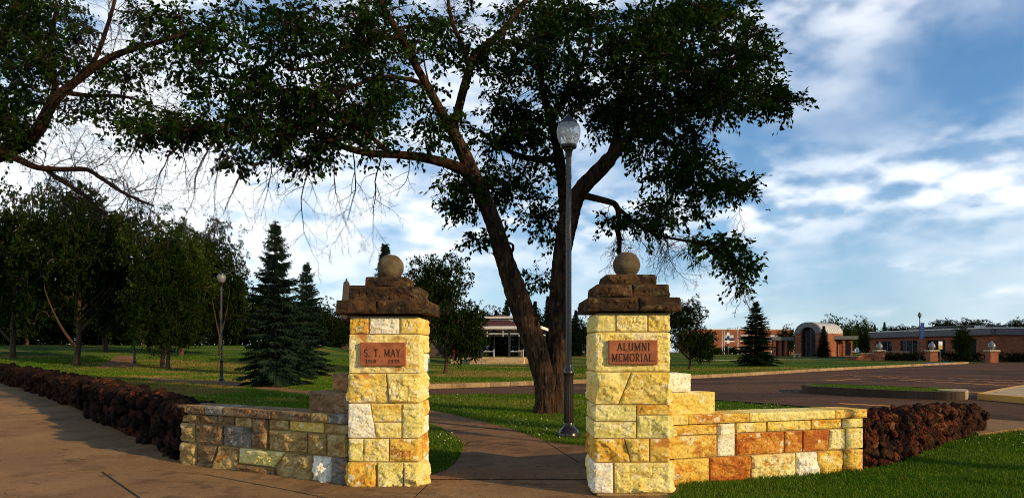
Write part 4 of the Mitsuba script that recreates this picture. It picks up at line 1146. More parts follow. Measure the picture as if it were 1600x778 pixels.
# the elm whose limbs come in from the left
D1 = 20.0
gx = lambda *p: limb_px(p, D1)
trunk2 = gx((-150, 600, 74, 0), (-148, 575, 60, 0), (-142, 520, 52, 0), (-130, 450, 50, 0), (-110, 380, 48, 0), (-80, 310, 44, 0), (-45, 262, 38, 0), (-10, 240, 30, -.1))
g2 = gnd(-150, 592)
limbs2 = [
    gx((-15, 243, 30, -.1), (10, 236, 26, -.2), (40, 222, 22, -.4), (62, 200, 19, -.6), (76, 172, 17, -.8), (92, 150, 15, -1), (118, 128, 13, -1.2), (150, 104, 12, -1.4), (185, 85, 10, -1.6), (235, 70, 8, -1.8), (290, 55, 6, -2)),
    gx((10, 240, 12, -.2), (30, 250, 11, -.4), (62, 263, 9, -.7), (100, 265, 8, -1), (132, 265, 7, -1.2), (160, 280, 6, -1.5), (190, 300, 5, -1.8), (240, 322, 3, -2.1)),
    gx((70, 264, 7, -.7), (92, 280, 6.5, -.8), (118, 296, 6, -.9), (140, 312, 5, -1), (162, 336, 4, -1.1)),
    gx((72, 180, 10, -.8), (85, 140, 9, -.6), (80, 100, 8, -.4), (78, 60, 7, 0), (90, 10, 6, .3)),
    gx((-80, 310, 30, 0), (-70, 250, 26, .6), (-50, 180, 22, 1), (-20, 110, 18, 1.4), (10, 50, 14, 1.6), (30, -20, 10, 1.8)),
    gx((100, 145, 8, -1), (135, 150, 7, -1), (180, 150, 5, -1.2), (235, 165, 4, -1.5)),
    gx((118, 128, 8, -1.2), (150, 90, 7, -1), (165, 50, 6, -.8), (180, 0, 5, -.6)),
]
LOB2 = [(20, 40, 75, 65, .6, 2, 48), (30, 130, 62, 70, .2, 1.8, 46), (10, 190, 40, 50, .2, 1.5, 21), (80, 60, 60, 60, 0, 1.5, 18), (15, 205, 32, 40, 0, 1.2, 11), (110, 70, 50, 40, -.8, 1.6, 13), (75, 20, 60, 30, .2, 1.8, 13), (130, 170, 50, 20, -1, 1, 8), (190, 115, 50, 30, -1.4, 1, 10), (255, 80, 50, 40, -1.8, 1.4, 14), (230, 20, 60, 28, -1, 1.8, 11), (-80, 100, 80, 120, .5, 2.5, 32), (320, 30, 60, 40, -2, 1.5, 14), (170, 165, 26, 14, -1.3, .7, 4), (200, 190, 20, 10, -1.6, .6, 3)]
tg2 = lobes(LOB2, D1, rT); roots = []
root_along(1, .2, 1, 24, .9, (.5, 0, -.1), limbs2); root_along(1, .2, .9, 16, .8, (.3, 0, .8), limbs2); root_along(2, .3, 1, 10, .7, (.5, 0, -.3), limbs2); root_along(0, .3, 1, 24, .9, (.4, 0, .3), limbs2); root_along(5, .3, 1, 12, .8, (.5, 0, -.3), limbs2); root_along(6, .3, 1, 14, .8, (.3, 0, .6), limbs2); root_along(3, .2, 1, 12, .8, (.4, 0, .5), limbs2)
kE2 = thing('elm_tree', 'dark tree reaching in above the lava wall with a crooked limb and bare twigs', 'tree')
elm(kE2, limbs2, [trunk2], tg2, 6, 63, .125, .50, dead_twigs(roots, rT, 1.6))


# ---- spruces
def spruce_mesh(seed, h, rad, n_wh, twig, low=.05):
    r = np.random.default_rng(seed)
    segs, C, D, N, Ls, Ws = [], [], [], [], [], []
    z = low * h
    zs = []
    while z < h * .985:
        zs.append(z); z += h / n_wh * (1.15 - .55 * z / h)
    br = []
    for z in zs:
        t = z / h; bl = rad * (1 - t) ** .82 * (1.0 if t > .1 else .85 + 1.5 * t)
        nb = int(np.clip(7 + 5 * (1 - t), 5, 12)); a0 = r.uniform(0, 6.28)
        for b in range(nb):
            a = a0 + b * 6.283 / nb + r.normal(0, .15); L = max(.10, bl * r.uniform(.55, 1.2)); zz = z + r.normal(0, .25 * h / n_wh)
            s = np.linspace(0, 1, 9)
            droop = (-.10 - .32 * (1 - t)) * L
            p = np.stack([np.cos(a) * L * s, np.sin(a) * L * s, zz + (.42 * t + .10) * L * s + droop * s ** 1.5 + .14 * L * np.clip(s - .6, 0, 1) ** 1.5 * 2], 1)
            br.append(tube(p[::2], np.linspace(.012 + .012 * L, .004, 5), 3))
            nt = max(5, int(L / twig * 3.2))
            q_ = np.linspace(.14, 1, nt)
            base = np.stack([np.interp(q_, s, p[:, i]) for i in range(3)], 1)
            fw = np.array([np.cos(a), np.sin(a), 0]); sd = np.array([-np.sin(a), np.cos(a), 0])
            for sg in (-1, 1):
                tl = np.minimum(.46 * L * (1.05 - q_) + twig * .75, twig * 2.2) * r.uniform(.75, 1.2, nt)
                dr_ = fw * r.uniform(.45, .8, (nt, 1)) + sd * sg * r.uniform(.6, 1.0, (nt, 1)) + np.array([0, 0, 1]) * r.uniform(-.50, .12, (nt, 1))
                C.append(base); D.append(dr_); N.append(np.array([0, 0, 1]) + r.normal(0, .45, (nt, 3))); Ls.append(tl)
            hang = fw * r.uniform(.1, .5, (nt, 1)) + sd * r.normal(0, .4, (nt, 1)) + np.array([0, 0, -1.0])
            C.append(base); D.append(hang); N.append(fw + r.normal(0, .3, (nt, 3))); Ls.append(twig * r.uniform(.5, .9, nt))
    C, D, N, Ls = np.vstack(C), np.vstack(D), np.vstack(N), np.concatenate(Ls)
    lv = leaves(C, D, N, Ls, np.minimum(Ls * .30, twig * .32))
    top = tube([(0, 0, -.3), (0, 0, .4 * h), (0, 0, .8 * h), (0, 0, h)], [.022 * h + .03, .016 * h, .007 * h, .006], 9)
    return cat_mesh([top] + br), lv


def plant(kind_meshes, name, label, cat, group, loc, sc, rz, mats):
    k = thing(name, label, cat, group)
    tw = T().translate([float(x) for x in loc]).rotate([0, 0, 1], float(rz)).scale([float(sc[0]), float(sc[0]), float(sc[1])])
    for (nm, m), b in zip(kind_meshes, mats):
        key = f'{k}__{nm}'
        scene[key] = {**PLY(m, nm), 'bsdf': {'type': 'ref', 'id': b}, 'to_world': tw}
    return k


_ply = {}
def PLY(m, nm):
    if id(m[0]) not in _ply: _ply[id(m[0])] = mikit.ply(m, None, nm == 'trunk')
    return _ply[id(m[0])]


ORD = 'first second third fourth fifth sixth seventh eighth ninth tenth'.split()
spA = spruce_mesh(1, 8.0, 2.2, 25, .27)
spB = spruce_mesh(2, 8.0, 1.75, 26, .34)


def spruce(px, base, top, half, label, proto=spA, group=None, d=None, m='needle_blue', rz=0, H=8.0, R=2.2):
    if d is None: x, y = gnd(px, base); z = float(gz(x, y))
    else: x, y, z = at(px, base, d); z = float(gz(x, y))
    dd_ = y; h = (EYE - (top - HZ) * dd_ / F) - z
    plant([('trunk', proto[0]), ('crown', proto[1])], 'spruce_tree', label, 'tree', group, (x, y, z), (half * dd_ / F / R, h / H), rz, ['far_bark', m])


spruce(430, 603, 344, 68, 'tall blue spruce with branches down to the grass, left of the gate', spA, rz=20)
spruce(479, 588, 408, 46, 'slender spruce with a thin pointed top just behind the tall blue spruce', spA, rz=140)
spruce(602, 558, 380, 40, 'dark spruce whose tip shows over the cap of a gate pillar', spB, R=1.75)
spruce(1181, 572, 470, 38, 'dark cone shaped spruce standing alone on the lawn before the brick building', spA, m='needle_green', rz=75)
spruce(900, 556, 484, 16, 'distant pointed spruce seen between the lamp post and a gate pillar', spB, m='needle_green', R=1.75, d=120)
spruce(1287, 556, 509, 13, 'small dark conifer standing against the arched entrance building', spB, m='needle_green', R=1.75, d=108)
spruce(1382, 548, 503, 9, 'far small spruce poking above the low roof, taller of two', spB, m='needle_green', R=1.75, d=150)
spruce(1367, 548, 507, 7, 'far small spruce poking above the low roof, lower of two', spB, m='needle_green', R=1.75, d=150)
for i, (px, tp, hf, d) in enumerate([(775, 484, 15, 120), (792, 468, 17, 118), (812, 480, 15, 122), (836, 470, 18, 116), (856, 462, 17, 112)]):
    spruce(px, 556, tp, hf, '%s from the left of the dark conifers behind the open pavilion' % ORD[i], spB, 'conifers behind the pavilion', d, 'needle_green', i * 70, R=1.75)


# ---- broadleaf park trees
def broad_mesh(seed, h, crown_r, crown_lo, n_cl, n_leaf, L, lob=7, rad=.75):
    r = np.random.default_rng(seed)
    cz = (h + crown_lo) / 2; hz = (h - crown_lo) / 2
    cs = [(0, 0, cz + .25 * hz, crown_r * .72, hz * .72)]
    for i in range(lob):
        a = i * 6.283 / lob + r.normal(0, .3); q_ = r.uniform(.40, .66) * crown_r
        cs.append((np.cos(a) * q_, np.sin(a) * q_, cz + r.uniform(-.55, .50) * hz, crown_r * r.uniform(.38, .55), hz * r.uniform(.34, .52)))
    P = []
    per = np.array([c[3] ** 2 * c[4] for c in cs]) ** .7; per = (per / per.sum() * n_cl).astype(int)
    for c, n in zip(cs, per):
        d = r.normal(size=(n, 3)); d /= np.linalg.norm(d, axis=1, keepdims=True)
        q_ = r.random(n)[:, None] ** .45 * r.uniform(.85, 1.12, (n, 1))
        P.append(np.array(c[:3]) + d * q_ * np.array([c[3], c[3], c[4]]))
    P = np.vstack(P)
    tr = [[(0, 0, -.3, .030 * h), (0, 0, .3, .022 * h), (.1, 0, crown_lo * .8, .018 * h), (.15, .1, cz, .012 * h), (.1, .1, h * .85, .004 * h)]]
    for i in range(6):
        a = r.uniform(0, 6.28); z0 = r.uniform(crown_lo * .8, cz); q_ = crown_r * r.uniform(.5, .75)
        tr.append([(.1, 0, z0, .010 * h), (np.cos(a) * q_ * .5, np.sin(a) * q_ * .5, z0 + .25 * hz, .007 * h), (np.cos(a) * q_, np.sin(a) * q_, z0 + .65 * hz, .003 * h)])
    br = grow(tr, P, r, r_tip=.012)
    tk = cat_mesh([tube(curve(t, 14)[:, :3], curve(t, 14)[:, 3], 9, .08, seed) for t in tr] + br)
    lv, tw = sprig_leaves(P, rad * r.uniform(.7, 1.3, len(P)), n_leaf, L, r, .7, .2)
    nl = len(lv[0]) // 4; v4 = lv[0].reshape(nl, 4, 3)
    cl = np.repeat(r.random(len(P)), nl // len(P)) * .6 + r.random(nl) * .4
    out = []
    for lo, hi in ((-1, .5), (.5, 2)):
        s_ = (cl >= lo) & (cl < hi); i = np.arange(s_.sum()) * 4
        out.append((v4[s_].reshape(-1, 3), np.vstack([np.stack([i, i + 2, i + 1], 1), np.stack([i, i + 3, i + 2], 1)])))
    return tk, out[0], out[1]


bA = broad_mesh(21, 10, 4.4, .9, 560, 45, .22)
bB = broad_mesh(22, 10, 3.6, .7, 440, 45, .23, 6)
bC = broad_mesh(23, 10, 5.0, -.6, 340, 36, .38, 8, 1.1)     # coarse, for far off
bE = broad_mesh(26, 10, 3.6, .5, 520, 45, .23, 8)
RB = {id(bE): 3.8, id(bA): 4.6, id(bB): 3.8, id(bC): 5.2}


def broad(px, base, top, half, label, proto, group=None, d=None, rz=0, mats=None, name='park_tree', pal=(0, 1)):
    if d is None: x, y = gnd(px, base)
    else: x, y = (px - 800) * d / F, d
    z = float(gz(x, y)); h = (EYE - (top - HZ) * y / F) - z
    plant([('trunk', proto[0]), ('crown', proto[1]), ('crown_001', proto[2])], name, label, 'tree', group, (x, y, z), (half * y / F / RB[id(proto)], h / 10), rz, ['far_bark', FARLEAF[pal[0]], FARLEAF[pal[1]]])


broad(120, 571, 272, 112, 'big dark leafy park tree with twin dark trunks beyond the lava wall', bA, rz=10)
broad(254, 574, 322, 82, 'leafy park tree with reddish twin trunks and yellow green leaves in the sun', bA, rz=100, pal=(1, 2))
broad(262, 577, 345, 62, 'slim leafy tree close beside the reddish twin trunk tree', bB, rz=60, pal=(0, 1))
broad(345, 556, 330, 56, 'round leafy park tree whose crown ends beside the tall blue spruce', bB, rz=200)
broad(20, 560, 278, 95, 'dark leafy park tree at the far end of the lava wall', bA, rz=300)
broad(283, 556, 335, 70, 'leafy park tree standing behind the reddish twin trunk tree', bB, rz=150)
broad(165, 549, 330, 80, 'leafy park tree in the second row behind the dark twin trunks', bA, rz=220)
broad(696, 584, 384, 66, 'leafy green tree beside the open pavilion, in front of its roof', bE, rz=40)
broad(1077, 577, 460, 44, 'rounded dark green tree right of the gate, before the brick building', bE, rz=15, mats=None)
for i, (px, tp, hf, d) in enumerate([(-40, 380, 90, 80), (40, 400, 90, 88), (140, 420, 80, 92), (225, 425, 80, 86), (300, 430, 75, 90), (375, 440, 70, 94), (450, 452, 60, 90), (505, 462, 48, 96), (560, 470, 50, 100), (90, 455, 75, 104), (185, 460, 75, 102), (265, 462, 70, 106), (340, 466, 60, 104), (415, 470, 60, 108), (480, 478, 50, 110)]):
    broad(px, 0, tp, hf, ('%s from the left of the dark trees closing the far side of the park' % ORD[i] if i < 9 else '%s from the left of the rear row of dark trees beyond the park' % ORD[i - 9]), bC, 'trees closing the far side of the park', d, i * 47)
for i, (px, tp, hf, d) in enumerate([(650, 470, 48, 120), (735, 466, 42, 118), (770, 474, 40, 124), (830, 474, 42, 126), (880, 478, 34, 130), (915, 490, 24, 124)]):
    broad(px, 0, tp, hf, '%s from the left of the dark leafy trees behind the pavilion' % ORD[i], bC, 'leafy trees behind the pavilion', d, i * 71)
for i, (px, tp, hf, d) in enumerate([(1140, 511, 26, 280), (1229, 504, 18, 150), (1252, 510, 14, 160), (1297, 488, 26, 150), (1322, 494, 20, 146), (1345, 490, 19, 152), (1362, 500, 14, 150)]):
    broad(px, 0, tp, hf, '%s from the left of the trees rising behind the brick and arched buildings' % ORD[i], bC, 'trees behind the brick and arched buildings', d, i * 33, pal=(0, 1) if i < 3 else (1, 2))
for i, (px, tp, hf, d) in enumerate([(1402, 506, 26, 150), (1432, 506, 26, 148), (1478, 496, 34, 140), (1515, 495, 34, 142), (1556, 502, 26, 150), (1592, 495, 30, 136), (1640, 493, 32, 140)]):
    broad(px, 0, tp, hf, '%s from the left of the dark trees over the long flat roof' % ORD[i], bE, 'trees over the long flat roof', d, i * 57)
broad(1350, 0, 508, 11, 'narrow dark tree before the shaded middle of the long building', bB, d=100, rz=8)
broad(1503, 0, 506, 19, 'dark rounded tree against the brick corner of the long building', bB, d=82, rz=33)

bD = broad_mesh(25, 16, 4.0, 10.6, 170, 45, .22, 6)
_p, _sd = np.array([math.cos(SUN_AZ), math.sin(SUN_AZ)]), np.array([math.sin(SUN_AZ), -math.cos(SUN_AZ)])
_xy = _p * 12.4 + _sd * 24
plant([('trunk', bD[0]), ('crown', bD[1]), ('crown_001', bD[2])], 'park_tree', 'tall high crowned tree beyond the frame that dapples the sidewalk by the lava wall', 'tree', None, (_xy[0], _xy[1], 0), (1.0, 1.0), 0, ['far_bark', FARLEAF[0], FARLEAF[1]])

# undergrowth closing the far side of the park
rU = np.random.default_rng(44); n_ = 1700
ux = rU.uniform(-86, -4, n_); uy = 97 + 8 * meshkit.noise(np.c_[ux * .1, 0 * ux, 0 * ux], 3) + rU.normal(0, 1.5, n_) - .12 * (ux + 45) * 0
uc = np.c_[ux, uy, gz(ux, uy) + rU.uniform(.0, 1, n_) ** 1.6 * (1.8 + 2.8 * meshkit.fbm(np.c_[ux * .25, 0 * ux, 0 * ux], 3, 7))]
labels['undergrowth'] = {'label': 'dark undergrowth closing the far side of the park under the trees', 'category': 'undergrowth', 'kind': 'stuff'}
put('undergrowth', sprig_leaves(uc, np.full(n_, 1.1), 27, .42, rU, .7, .2)[0], 'far_leaf_dark')

# more trees beyond the frame, whose shade lies on the long and the arched buildings and the end of the lot
for i, (x_, y_, h_, w_) in enumerate([(72, 72, 15, 6.5), (83, 76, 16, 7), (97, 74, 16, 7), (74, 90, 17, 7), (68, 79, 14, 6)]):
    plant([('trunk', bC[0]), ('crown', bC[1]), ('crown_001', bC[2])], 'park_tree', '%s of the tall trees beyond the frame that shade the long building' % ORD[i], 'tree', 'trees beyond the frame at the lot', (x_, y_, float(gz(x_, y_))), (w_ / 5.2, h_ / 10), i * 61, ['far_bark', FARLEAF[0], FARLEAF[1]])
# ---------------------------------------------------------------- lamps


def lamp(name, label, px, base, scale, group, d=None, dark=False, banner=False):
    k = thing(name, label, 'street lamp', group)
    x, y = gnd(px, base) if d is None else ((px - 800) * d / F, d)
    z = float(gz(x, y)); s = scale; c = (x, y, z)
    m = MP3 * s
    Y = lambda py: (682.5 - py) * m
    pr = lambda rows: [(max(w, .1) / 2 * m, Y(py)) for py, w in rows]
    bm = 'lamp_metal'
    n = 32 if d is None and base > 650 else 16
    v, f = lathe(pr([(686, 34), (679.5, 35), (678, 33), (675, 32.5), (673.5, 29), (671, 28), (669, 23), (666, 18.5), (662, 16), (660, 15)]), n, c); part(k, 'base', (v, f), bm, 40)
    # fluted lower shaft
    v, f = lathe(pr([(660, 14.6), (640, 14.6), (610, 14.4), (588, 14.2), (585, 16.5), (581.5, 17), (579, 15.5), (575, 12), (570, 9.6)]), n * 2, c)
    a = np.arctan2(v[:, 1] - y, v[:, 0] - x); lo = v[:, 2] < z + Y(588)
    v[lo, :2] = np.array([x, y]) + (v[lo, :2] - np.array([x, y])) * (1 + .035 * np.cos(12 * a[lo]))[:, None]
    part(k, 'lower_shaft', (v, f), bm, 40)
    part(k, 'pole', lathe(pr([(570, 9.4), (420, 9.0), (245, 8.4)]), n, c), bm, 40)
    part(k, 'band', lathe(pr([(279, .1), (279, 9.6), (274, 9.6), (274, .1)]), n, c), bm)
    part(k, 'collar', lathe(pr([(247, 8.6), (243, 10.4), (238, 11), (235, 15), (233.5, 15), (232, 24), (229, 25.5), (227, 25.5), (227, .1)]), n, c), bm, 40)
    g = part(k, 'globe', lathe(pr([(227.5, 22), (223, 29), (217, 34), (210, 37), (203, 37), (198, 34.5), (195, 31)]), n, c), 'globe_glass' if n == 32 else 'globe_white', True)
    part(k, 'lamp_holder', lathe(pr([(227, 7), (219, 7), (218, 9), (207, 9), (204, 6), (203, .1)]), 16, c), 'lamp_core', 40)
    part(k, 'hood', lathe(pr([(195.6, 31), (195.2, 27.5), (193, 26.5), (190.5, 26), (189, 20), (186, 15), (183.8, 9), (182.6, 5), (181, 5), (179.6, 3.5), (177, .1)]), n, c), bm, 40)
    if banner:
        b0, b1 = Y(452), Y(292)
        part(k, 'banner', boxm(.10, .50, -.015, .015, b0, b1, 0, c), 'banner_blue')
        for zz in (b0, b1 + .03): part(k, 'banner_arm', tube([(x, y, z + zz), (x + .52, y, z + zz)], .02, 6), 'lamp_black')
    return k


lb = gnd(888, 682.5); MP3 = float(lb[1]) / F
lamp('street_lamp', 'tall dark metal street lamp with clear globe and fluted base, in the gateway grass', 888.5, 682.5, 1.0, None)
d2 = float(gnd(345, 597)[1])
lamp('street_lamp', 'black street lamp on the shady lawn left of the tall spruce', 346, 597, (597 - 424) / (682.5 - 177) * d2 / lb[1], None)
d3 = float(gnd(210, 569)[1])
lamp('street_lamp', 'thin far street lamp half lost under the dark park trees', 210, 569, .9, None)
lamp('street_lamp', 'distant street lamp with a blue banner before the long flat building', 1437, 563, (563 - 486) / 505.5 * 84 / lb[1], None, d=84, banner=True)

SD = np.array([math.sin(SUN_AZ), -math.cos(SUN_AZ)])
def lamp_at(name, label, xy, scale):
    global gnd
    keep = gnd
    gnd = lambda px, py: np.array(xy)
    kk = lamp(name, label, 888, 600, scale, None); gnd = keep
    return kk
lamp_at('street_lamp', 'street lamp beyond the frame whose shadow stands upright on the yellow wing wall', np.array([4.42, 10.17]) + SD * 11.0, 1.0)

# ---------------------------------------------------------------- buildings and other far things


def ground_at(px, d): return (px - 800) * d / F, d, float(gz((px - 800) * d / F, d))


def win(parent, x0, x1, y, z0, z1, shade=0, sill=True, fm='white_trim', M=None):
    """a window in a wall whose outer face is y (facing -y): frame, pane, blind, sill"""
    w = part(parent, 'window', M(cat_mesh([boxm(x0, x0 + .12, y - .06, y + .1, z0, z1), boxm(x1 - .12, x1, y - .06, y + .1, z0, z1), boxm(x0 + .12, x1 - .12, y - .06, y + .1, z1 - .12, z1), boxm(x0 + .12, x1 - .12, y - .06, y + .1, z0, z0 + .12), boxm((x0 + x1) / 2 - .05, (x0 + x1) / 2 + .05, y - .05, y + .1, z0 + .12, z1 - .12)])), 'grey_trim')
    part(w, 'pane', M(boxm(x0 + .12, x1 - .12, y - .02, y + .02, z0 + .12, z1 - .12)), 'window_glass')
    if shade: part(w, 'blind', M(boxm(x0 + .14, x1 - .14, y - .035, y - .022, z0 + (z1 - z0) * (1 - shade), z1 - .13)), 'window_shade')
    if sill: part(w, 'sill', M(boxm(x0 - .1, x1 + .1, y - .16, y + .05, z0 - .28, z0 - .002)), fm)


def placer(o, rz=0):
    R = trimesh.transformations.rotation_matrix(rz, [0, 0, 1])
    def M(m):
        v, f = (np.array(m.vertices), np.array(m.faces)) if hasattr(m, 'vertices') else (np.array(m[0]), np.array(m[1]))
        return v @ R[:3, :3].T + np.array(o), f
    return M


def wall_holes(x0, x1, z0, z1, y, t, holes):
    """a wall slab (outer face y, facing -y) with openings"""
    g = sbox(x0, z0, x1, z1).difference(unary_union([sbox(*h) for h in holes])) if holes else sbox(x0, z0, x1, z1)
    v, f = cat_mesh([trimesh.creation.extrude_polygon(p, t, engine='earcut') for p in polys(g)])
    return np.stack([v[:, 0], y + v[:, 2], v[:, 1]], 1), f[:, ::-1]


# brick block of several storeys
d = 215.0; x0, _, z0 = ground_at(1088, d); M = placer((x0, d, z0 - .2), math.radians(6))
kB = thing('brick_building', 'sunlit red brick building with rows of windows beside flagpoles', 'building')
H = EYE - (514 - HZ) * d / F - z0; W = 28.0
cols = [(3.1, 5.4), (8.3, 11.0), (12.8, 15.6), (16.9, 19.8), (21.6, 24.4)]; rows = [(H - 3.1, H - 1.35), (H - 6.5, H - 4.7), (.15, 1.2)]
hs = [(a, lo, b, hi) for a, b in cols for lo, hi in rows]
part(kB, 'wall', M(wall_holes(0, W, -1, H, 0, .4, hs)), 'brick_red')
part(kB, 'side_wall', M(boxm(W, W + .4, .0, 14, -1, H)), 'brick_red'); part(kB, 'side_wall', M(boxm(-.4, 0, 0, 14, -1, H)), 'brick_red')
part(kB, 'roof', M(boxm(-.2, W + .2, .2, 14, H - .3, H - .05)), 'dark_roof')
part(kB, 'parapet', M(boxm(-.5, W + .5, -.12, .42, H, H + .22)), 'white_trim')
part(kB, 'back_wall', M(boxm(-.4, W + .4, 14, 14.4, -1, H)), 'brick_red')
for i, (a, b) in enumerate(cols):
    for j, (lo, hi) in enumerate(rows): win(kB, a, b, .15, lo, hi, (.0, .55, .3, 0, .4)[(i + j) % 5], True, M=M)
for i, px in enumerate([1128.6, 1131.6, 1152.8]):
    k = thing('flagpole', ['white flagpole of a close pair, nearer the rounded tree, before the brick building', 'white flagpole of a close pair, farther from the rounded tree, before the brick building', 'white flagpole standing apart beside the lone spruce'][i], 'flagpole')
    x, y, z = ground_at(px, 170); h = EYE - ((515.5 if i < 2 else 519) - HZ) * y / F - z
    part(k, 'pole', tube([(x, y, z - .3), (x, y, z + h * .5), (x, y, z + h)], [.12, .09, .05], 8), 'silver_pole'); part(k, 'ball', lathe([(.001, -.12), (.1, -.06), (.12, 0), (.1, .07), (.001, .12)], 10, (x, y, z + h + .1)), 'silver_pole')
k = thing('banner_pole', 'dark banner pole with white and blue signs before the brick building', 'sign')
x, y, z = ground_at(1137.5, 165); h = EYE - (514 - HZ) * y / F - z
part(k, 'pole', tube([(x, y, z - .3), (x, y, z + h)], .11, 8), 'lamp_black')
for a, m in ((522, 'sign_white'), (528, 'banner_blue'), (534, 'sign_white')): zz = EYE - (a - HZ) * y / F; part(k, 'panel', boxm(x - .28, x + .28, y - .16, y - .12, zz - .34, zz + .34), m)
for i, (px, w, d_) in enumerate([(1112, 5, 168), (1150, 9, 175), (1138, 6, 172)]):
    x, y, z = ground_at(px, d_); k = thing('shrub', ['low dark shrub at the foot of the flagpole pair', 'wide dark shrub at the foot of the lone flagpole', 'low dark shrub at the foot of the banner pole'][i], 'shrub')
    rS = np.random.default_rng(70 + i); cc = rS.normal(0, 1, (60, 3)) * np.array([w * .32, .6, .4]) + np.array([0, 0, .8])
    lv, tw = sprig_leaves(cc + np.array([x, y, z]), np.full(60, .7), 27, .3, rS); part(k, 'crown', lv, FARLEAF[0])
    part(k, 'stem', tube([(x, y, z - .2), (x, y, z + .9)], .06, 6), 'far_bark')

# entrance building: brick front with a big arch, standing-seam barrel roof, flat wings
d = 115.0; mp = d / F; x0, _, z0 = ground_at(1263, d); rz = math.radians(-46); M = placer((x0, d, z0), rz)
kA = thing('arched_building', 'entrance hall with a big brick arch under a silver barrel roof and flat side wings', 'building')
zc = EYE - (521 - HZ) * mp - z0; ro, ri = 2.05, 1.15
ring = Polygon([(ro * math.cos(a), zc + ro * math.sin(a) * .82) for a in np.linspace(0, math.pi, 30)] + [(ri * math.cos(a), zc + ri * math.sin(a) * .82) for a in np.linspace(math.pi, 0, 30)])
def front(poly, y, t):
    v, f = trimesh.creation.extrude_polygon(poly, t, engine='earcut').vertices, trimesh.creation.extrude_polygon(poly, t, engine='earcut').faces
    return np.stack([v[:, 0], y + v[:, 2], v[:, 1]], 1), np.array(f)[:, ::-1]
part(kA, 'arch', M(front(ring, -.25, .6)), 'arch_stone')
part(kA, 'pier', M(boxm(-ro, -ri, -.1, .5, -.6, zc)), 'brick_red'); part(kA, 'pier', M(boxm(ri, ro, -.1, .5, -.6, zc)), 'brick_red')
part(kA, 'entrance_glass', M(front(Polygon([(-ri, -.4), (ri, -.4)] + [(ri * math.cos(a), zc + ri * math.sin(a) * .82) for a in np.linspace(0, math.pi, 24)]), .9, .1)), 'window_glass')
for i in range(3): part(kA, 'mullion', M(boxm(-.75 + i * .75 - .04, -.75 + i * .75 + .04, .84, .9, -.3, zc + .6)), 'grey_trim')
aa = np.linspace(0, math.pi, 25); LB = 7.5
v = np.array([[ro * math.cos(a), yy, zc + ro * math.sin(a) * .82] for yy in (.35, LB) for a in aa]); f = [(i, i + 1, i + 26, i + 25) for i in range(24)]
br_ = part(kA, 'barrel_roof', M((v, np.array(f))), 'roof_metal')
for i in range(10):
    yy = .7 + i * .72
    v = np.array([[(ro + q_) * math.cos(a), y_, zc + (ro + q_) * math.sin(a) * .82] for (q_, y_) in ((0, yy), (.05, yy), (.05, yy + .05), (0, yy + .05)) for a in aa]); n_ = len(aa)
    part(br_, 'seam', M((v, np.array([(j * n_ + i_, j * n_ + i_ + 1, (j + 1) * n_ + i_ + 1, (j + 1) * n_ + i_) for j in range(3) for i_ in range(n_ - 1)]))), 'roof_metal')
part(kA, 'side_wall', M(boxm(ro - .2, ro, .5, LB, -.6, zc)), 'brick_red'); part(kA, 'side_wall', M(boxm(-ro, -ro + .2, .5, LB, -.6, zc)), 'brick_red'); part(kA, 'end_wall', M(front(Polygon([(-ro, -.6), (ro, -.6)] + [(ro * math.cos(a), zc + ro * math.sin(a) * .82) for a in aa]), LB - .2, .18)), 'brick_red')
M0 = placer((x0, d, z0), math.radians(-4))
for (a, b, zt) in ((-4.4, -1.9, 526), (2.4, 7.6, 524.5)):
    zt_ = EYE - (zt - HZ) * mp - z0
    part(kA, 'wing_wall', M0(boxm(a, b, 3.2, 3.5, -.6, zt_ - .5)), 'brick_red'); part(kA, 'wing_roof', M0(boxm(a - .3, b + .3, 1.6, 9, zt_ - .55, zt_)), 'grey_trim')
    for i in range(3):
        xx = a + (b - a) * (i + .5) / 3
        part(kA, 'window', M0(boxm(xx - (b - a) / 9, xx + (b - a) / 9, 3.1, 3.19, .2, zt_ - .9)), 'window_glass'); part(kA, 'column', M0(boxm(a + (b - a) * i / 3 - .18, a + (b - a) * i / 3 + .18, 1.9, 2.4, -.6, zt_ - .56)), 'brick_red')

# long flat-roofed brick building on the right
c0 = np.array([*ground_at(1549, 86)]); M = placer((c0[0], c0[1], c0[2]), 0)
kL_ = thing('long_building', 'long low brick building with pale roof edge, its corner beyond the parking lot', 'building')
zt = EYE - (511.5 - HZ) * 86 / F - c0[2]
bk = np.array([(1357 - 800) * 106 / F, 106]) - c0[:2]; lb_ = np.linalg.norm(bk); ab = math.atan2(bk[1], bk[0])
Mf = placer((c0[0], c0[1], c0[2]), ab + math.pi)          # local +x runs from the far end to the corner
WB = [(-lb_ + 1.5 + i * 4.6, -lb_ + 4.6 + i * 4.6) for i in range(4)]
part(kL_, 'wall', placer((c0[0], c0[1], c0[2]), ab + math.pi)((lambda m: m)(wall_holes(-lb_, 0, -.6, zt - .85, 0, .35, [(a, .5, b, zt - 1.3) for a, b in WB]))), 'brick_red')
for a, b in WB:
    w = part(kL_, 'window', Mf(boxm(a, b, .2, .26, .5, zt - 1.3)), 'window_glass')
    for i in (1, 2): part(w, 'mullion', Mf(boxm(a + (b - a) * i / 3 - .05, a + (b - a) * i / 3 + .05, .12, .2, .5, zt - 1.3)), 'grey_trim')
part(kL_, 'roof_edge', Mf(boxm(-lb_ - .6, .35, -.55, .3, zt - .85, zt - .12)), 'grey_trim'); part(kL_, 'roof_edge', Mf(boxm(-lb_ - .6, .4, -.62, -.1, zt - .12, zt)), 'white_trim')
part(kL_, 'wall', M(wall_holes(0, 46, -.6, zt - .85, 0, .35, [(20, .6, 23, zt - 1.4), (26, .6, 29, zt - 1.4)])), 'brick_red')
for a in (20, 26): part(kL_, 'window', M(boxm(a, a + 3, .2, .26, .6, zt - 1.4)), 'window_glass')
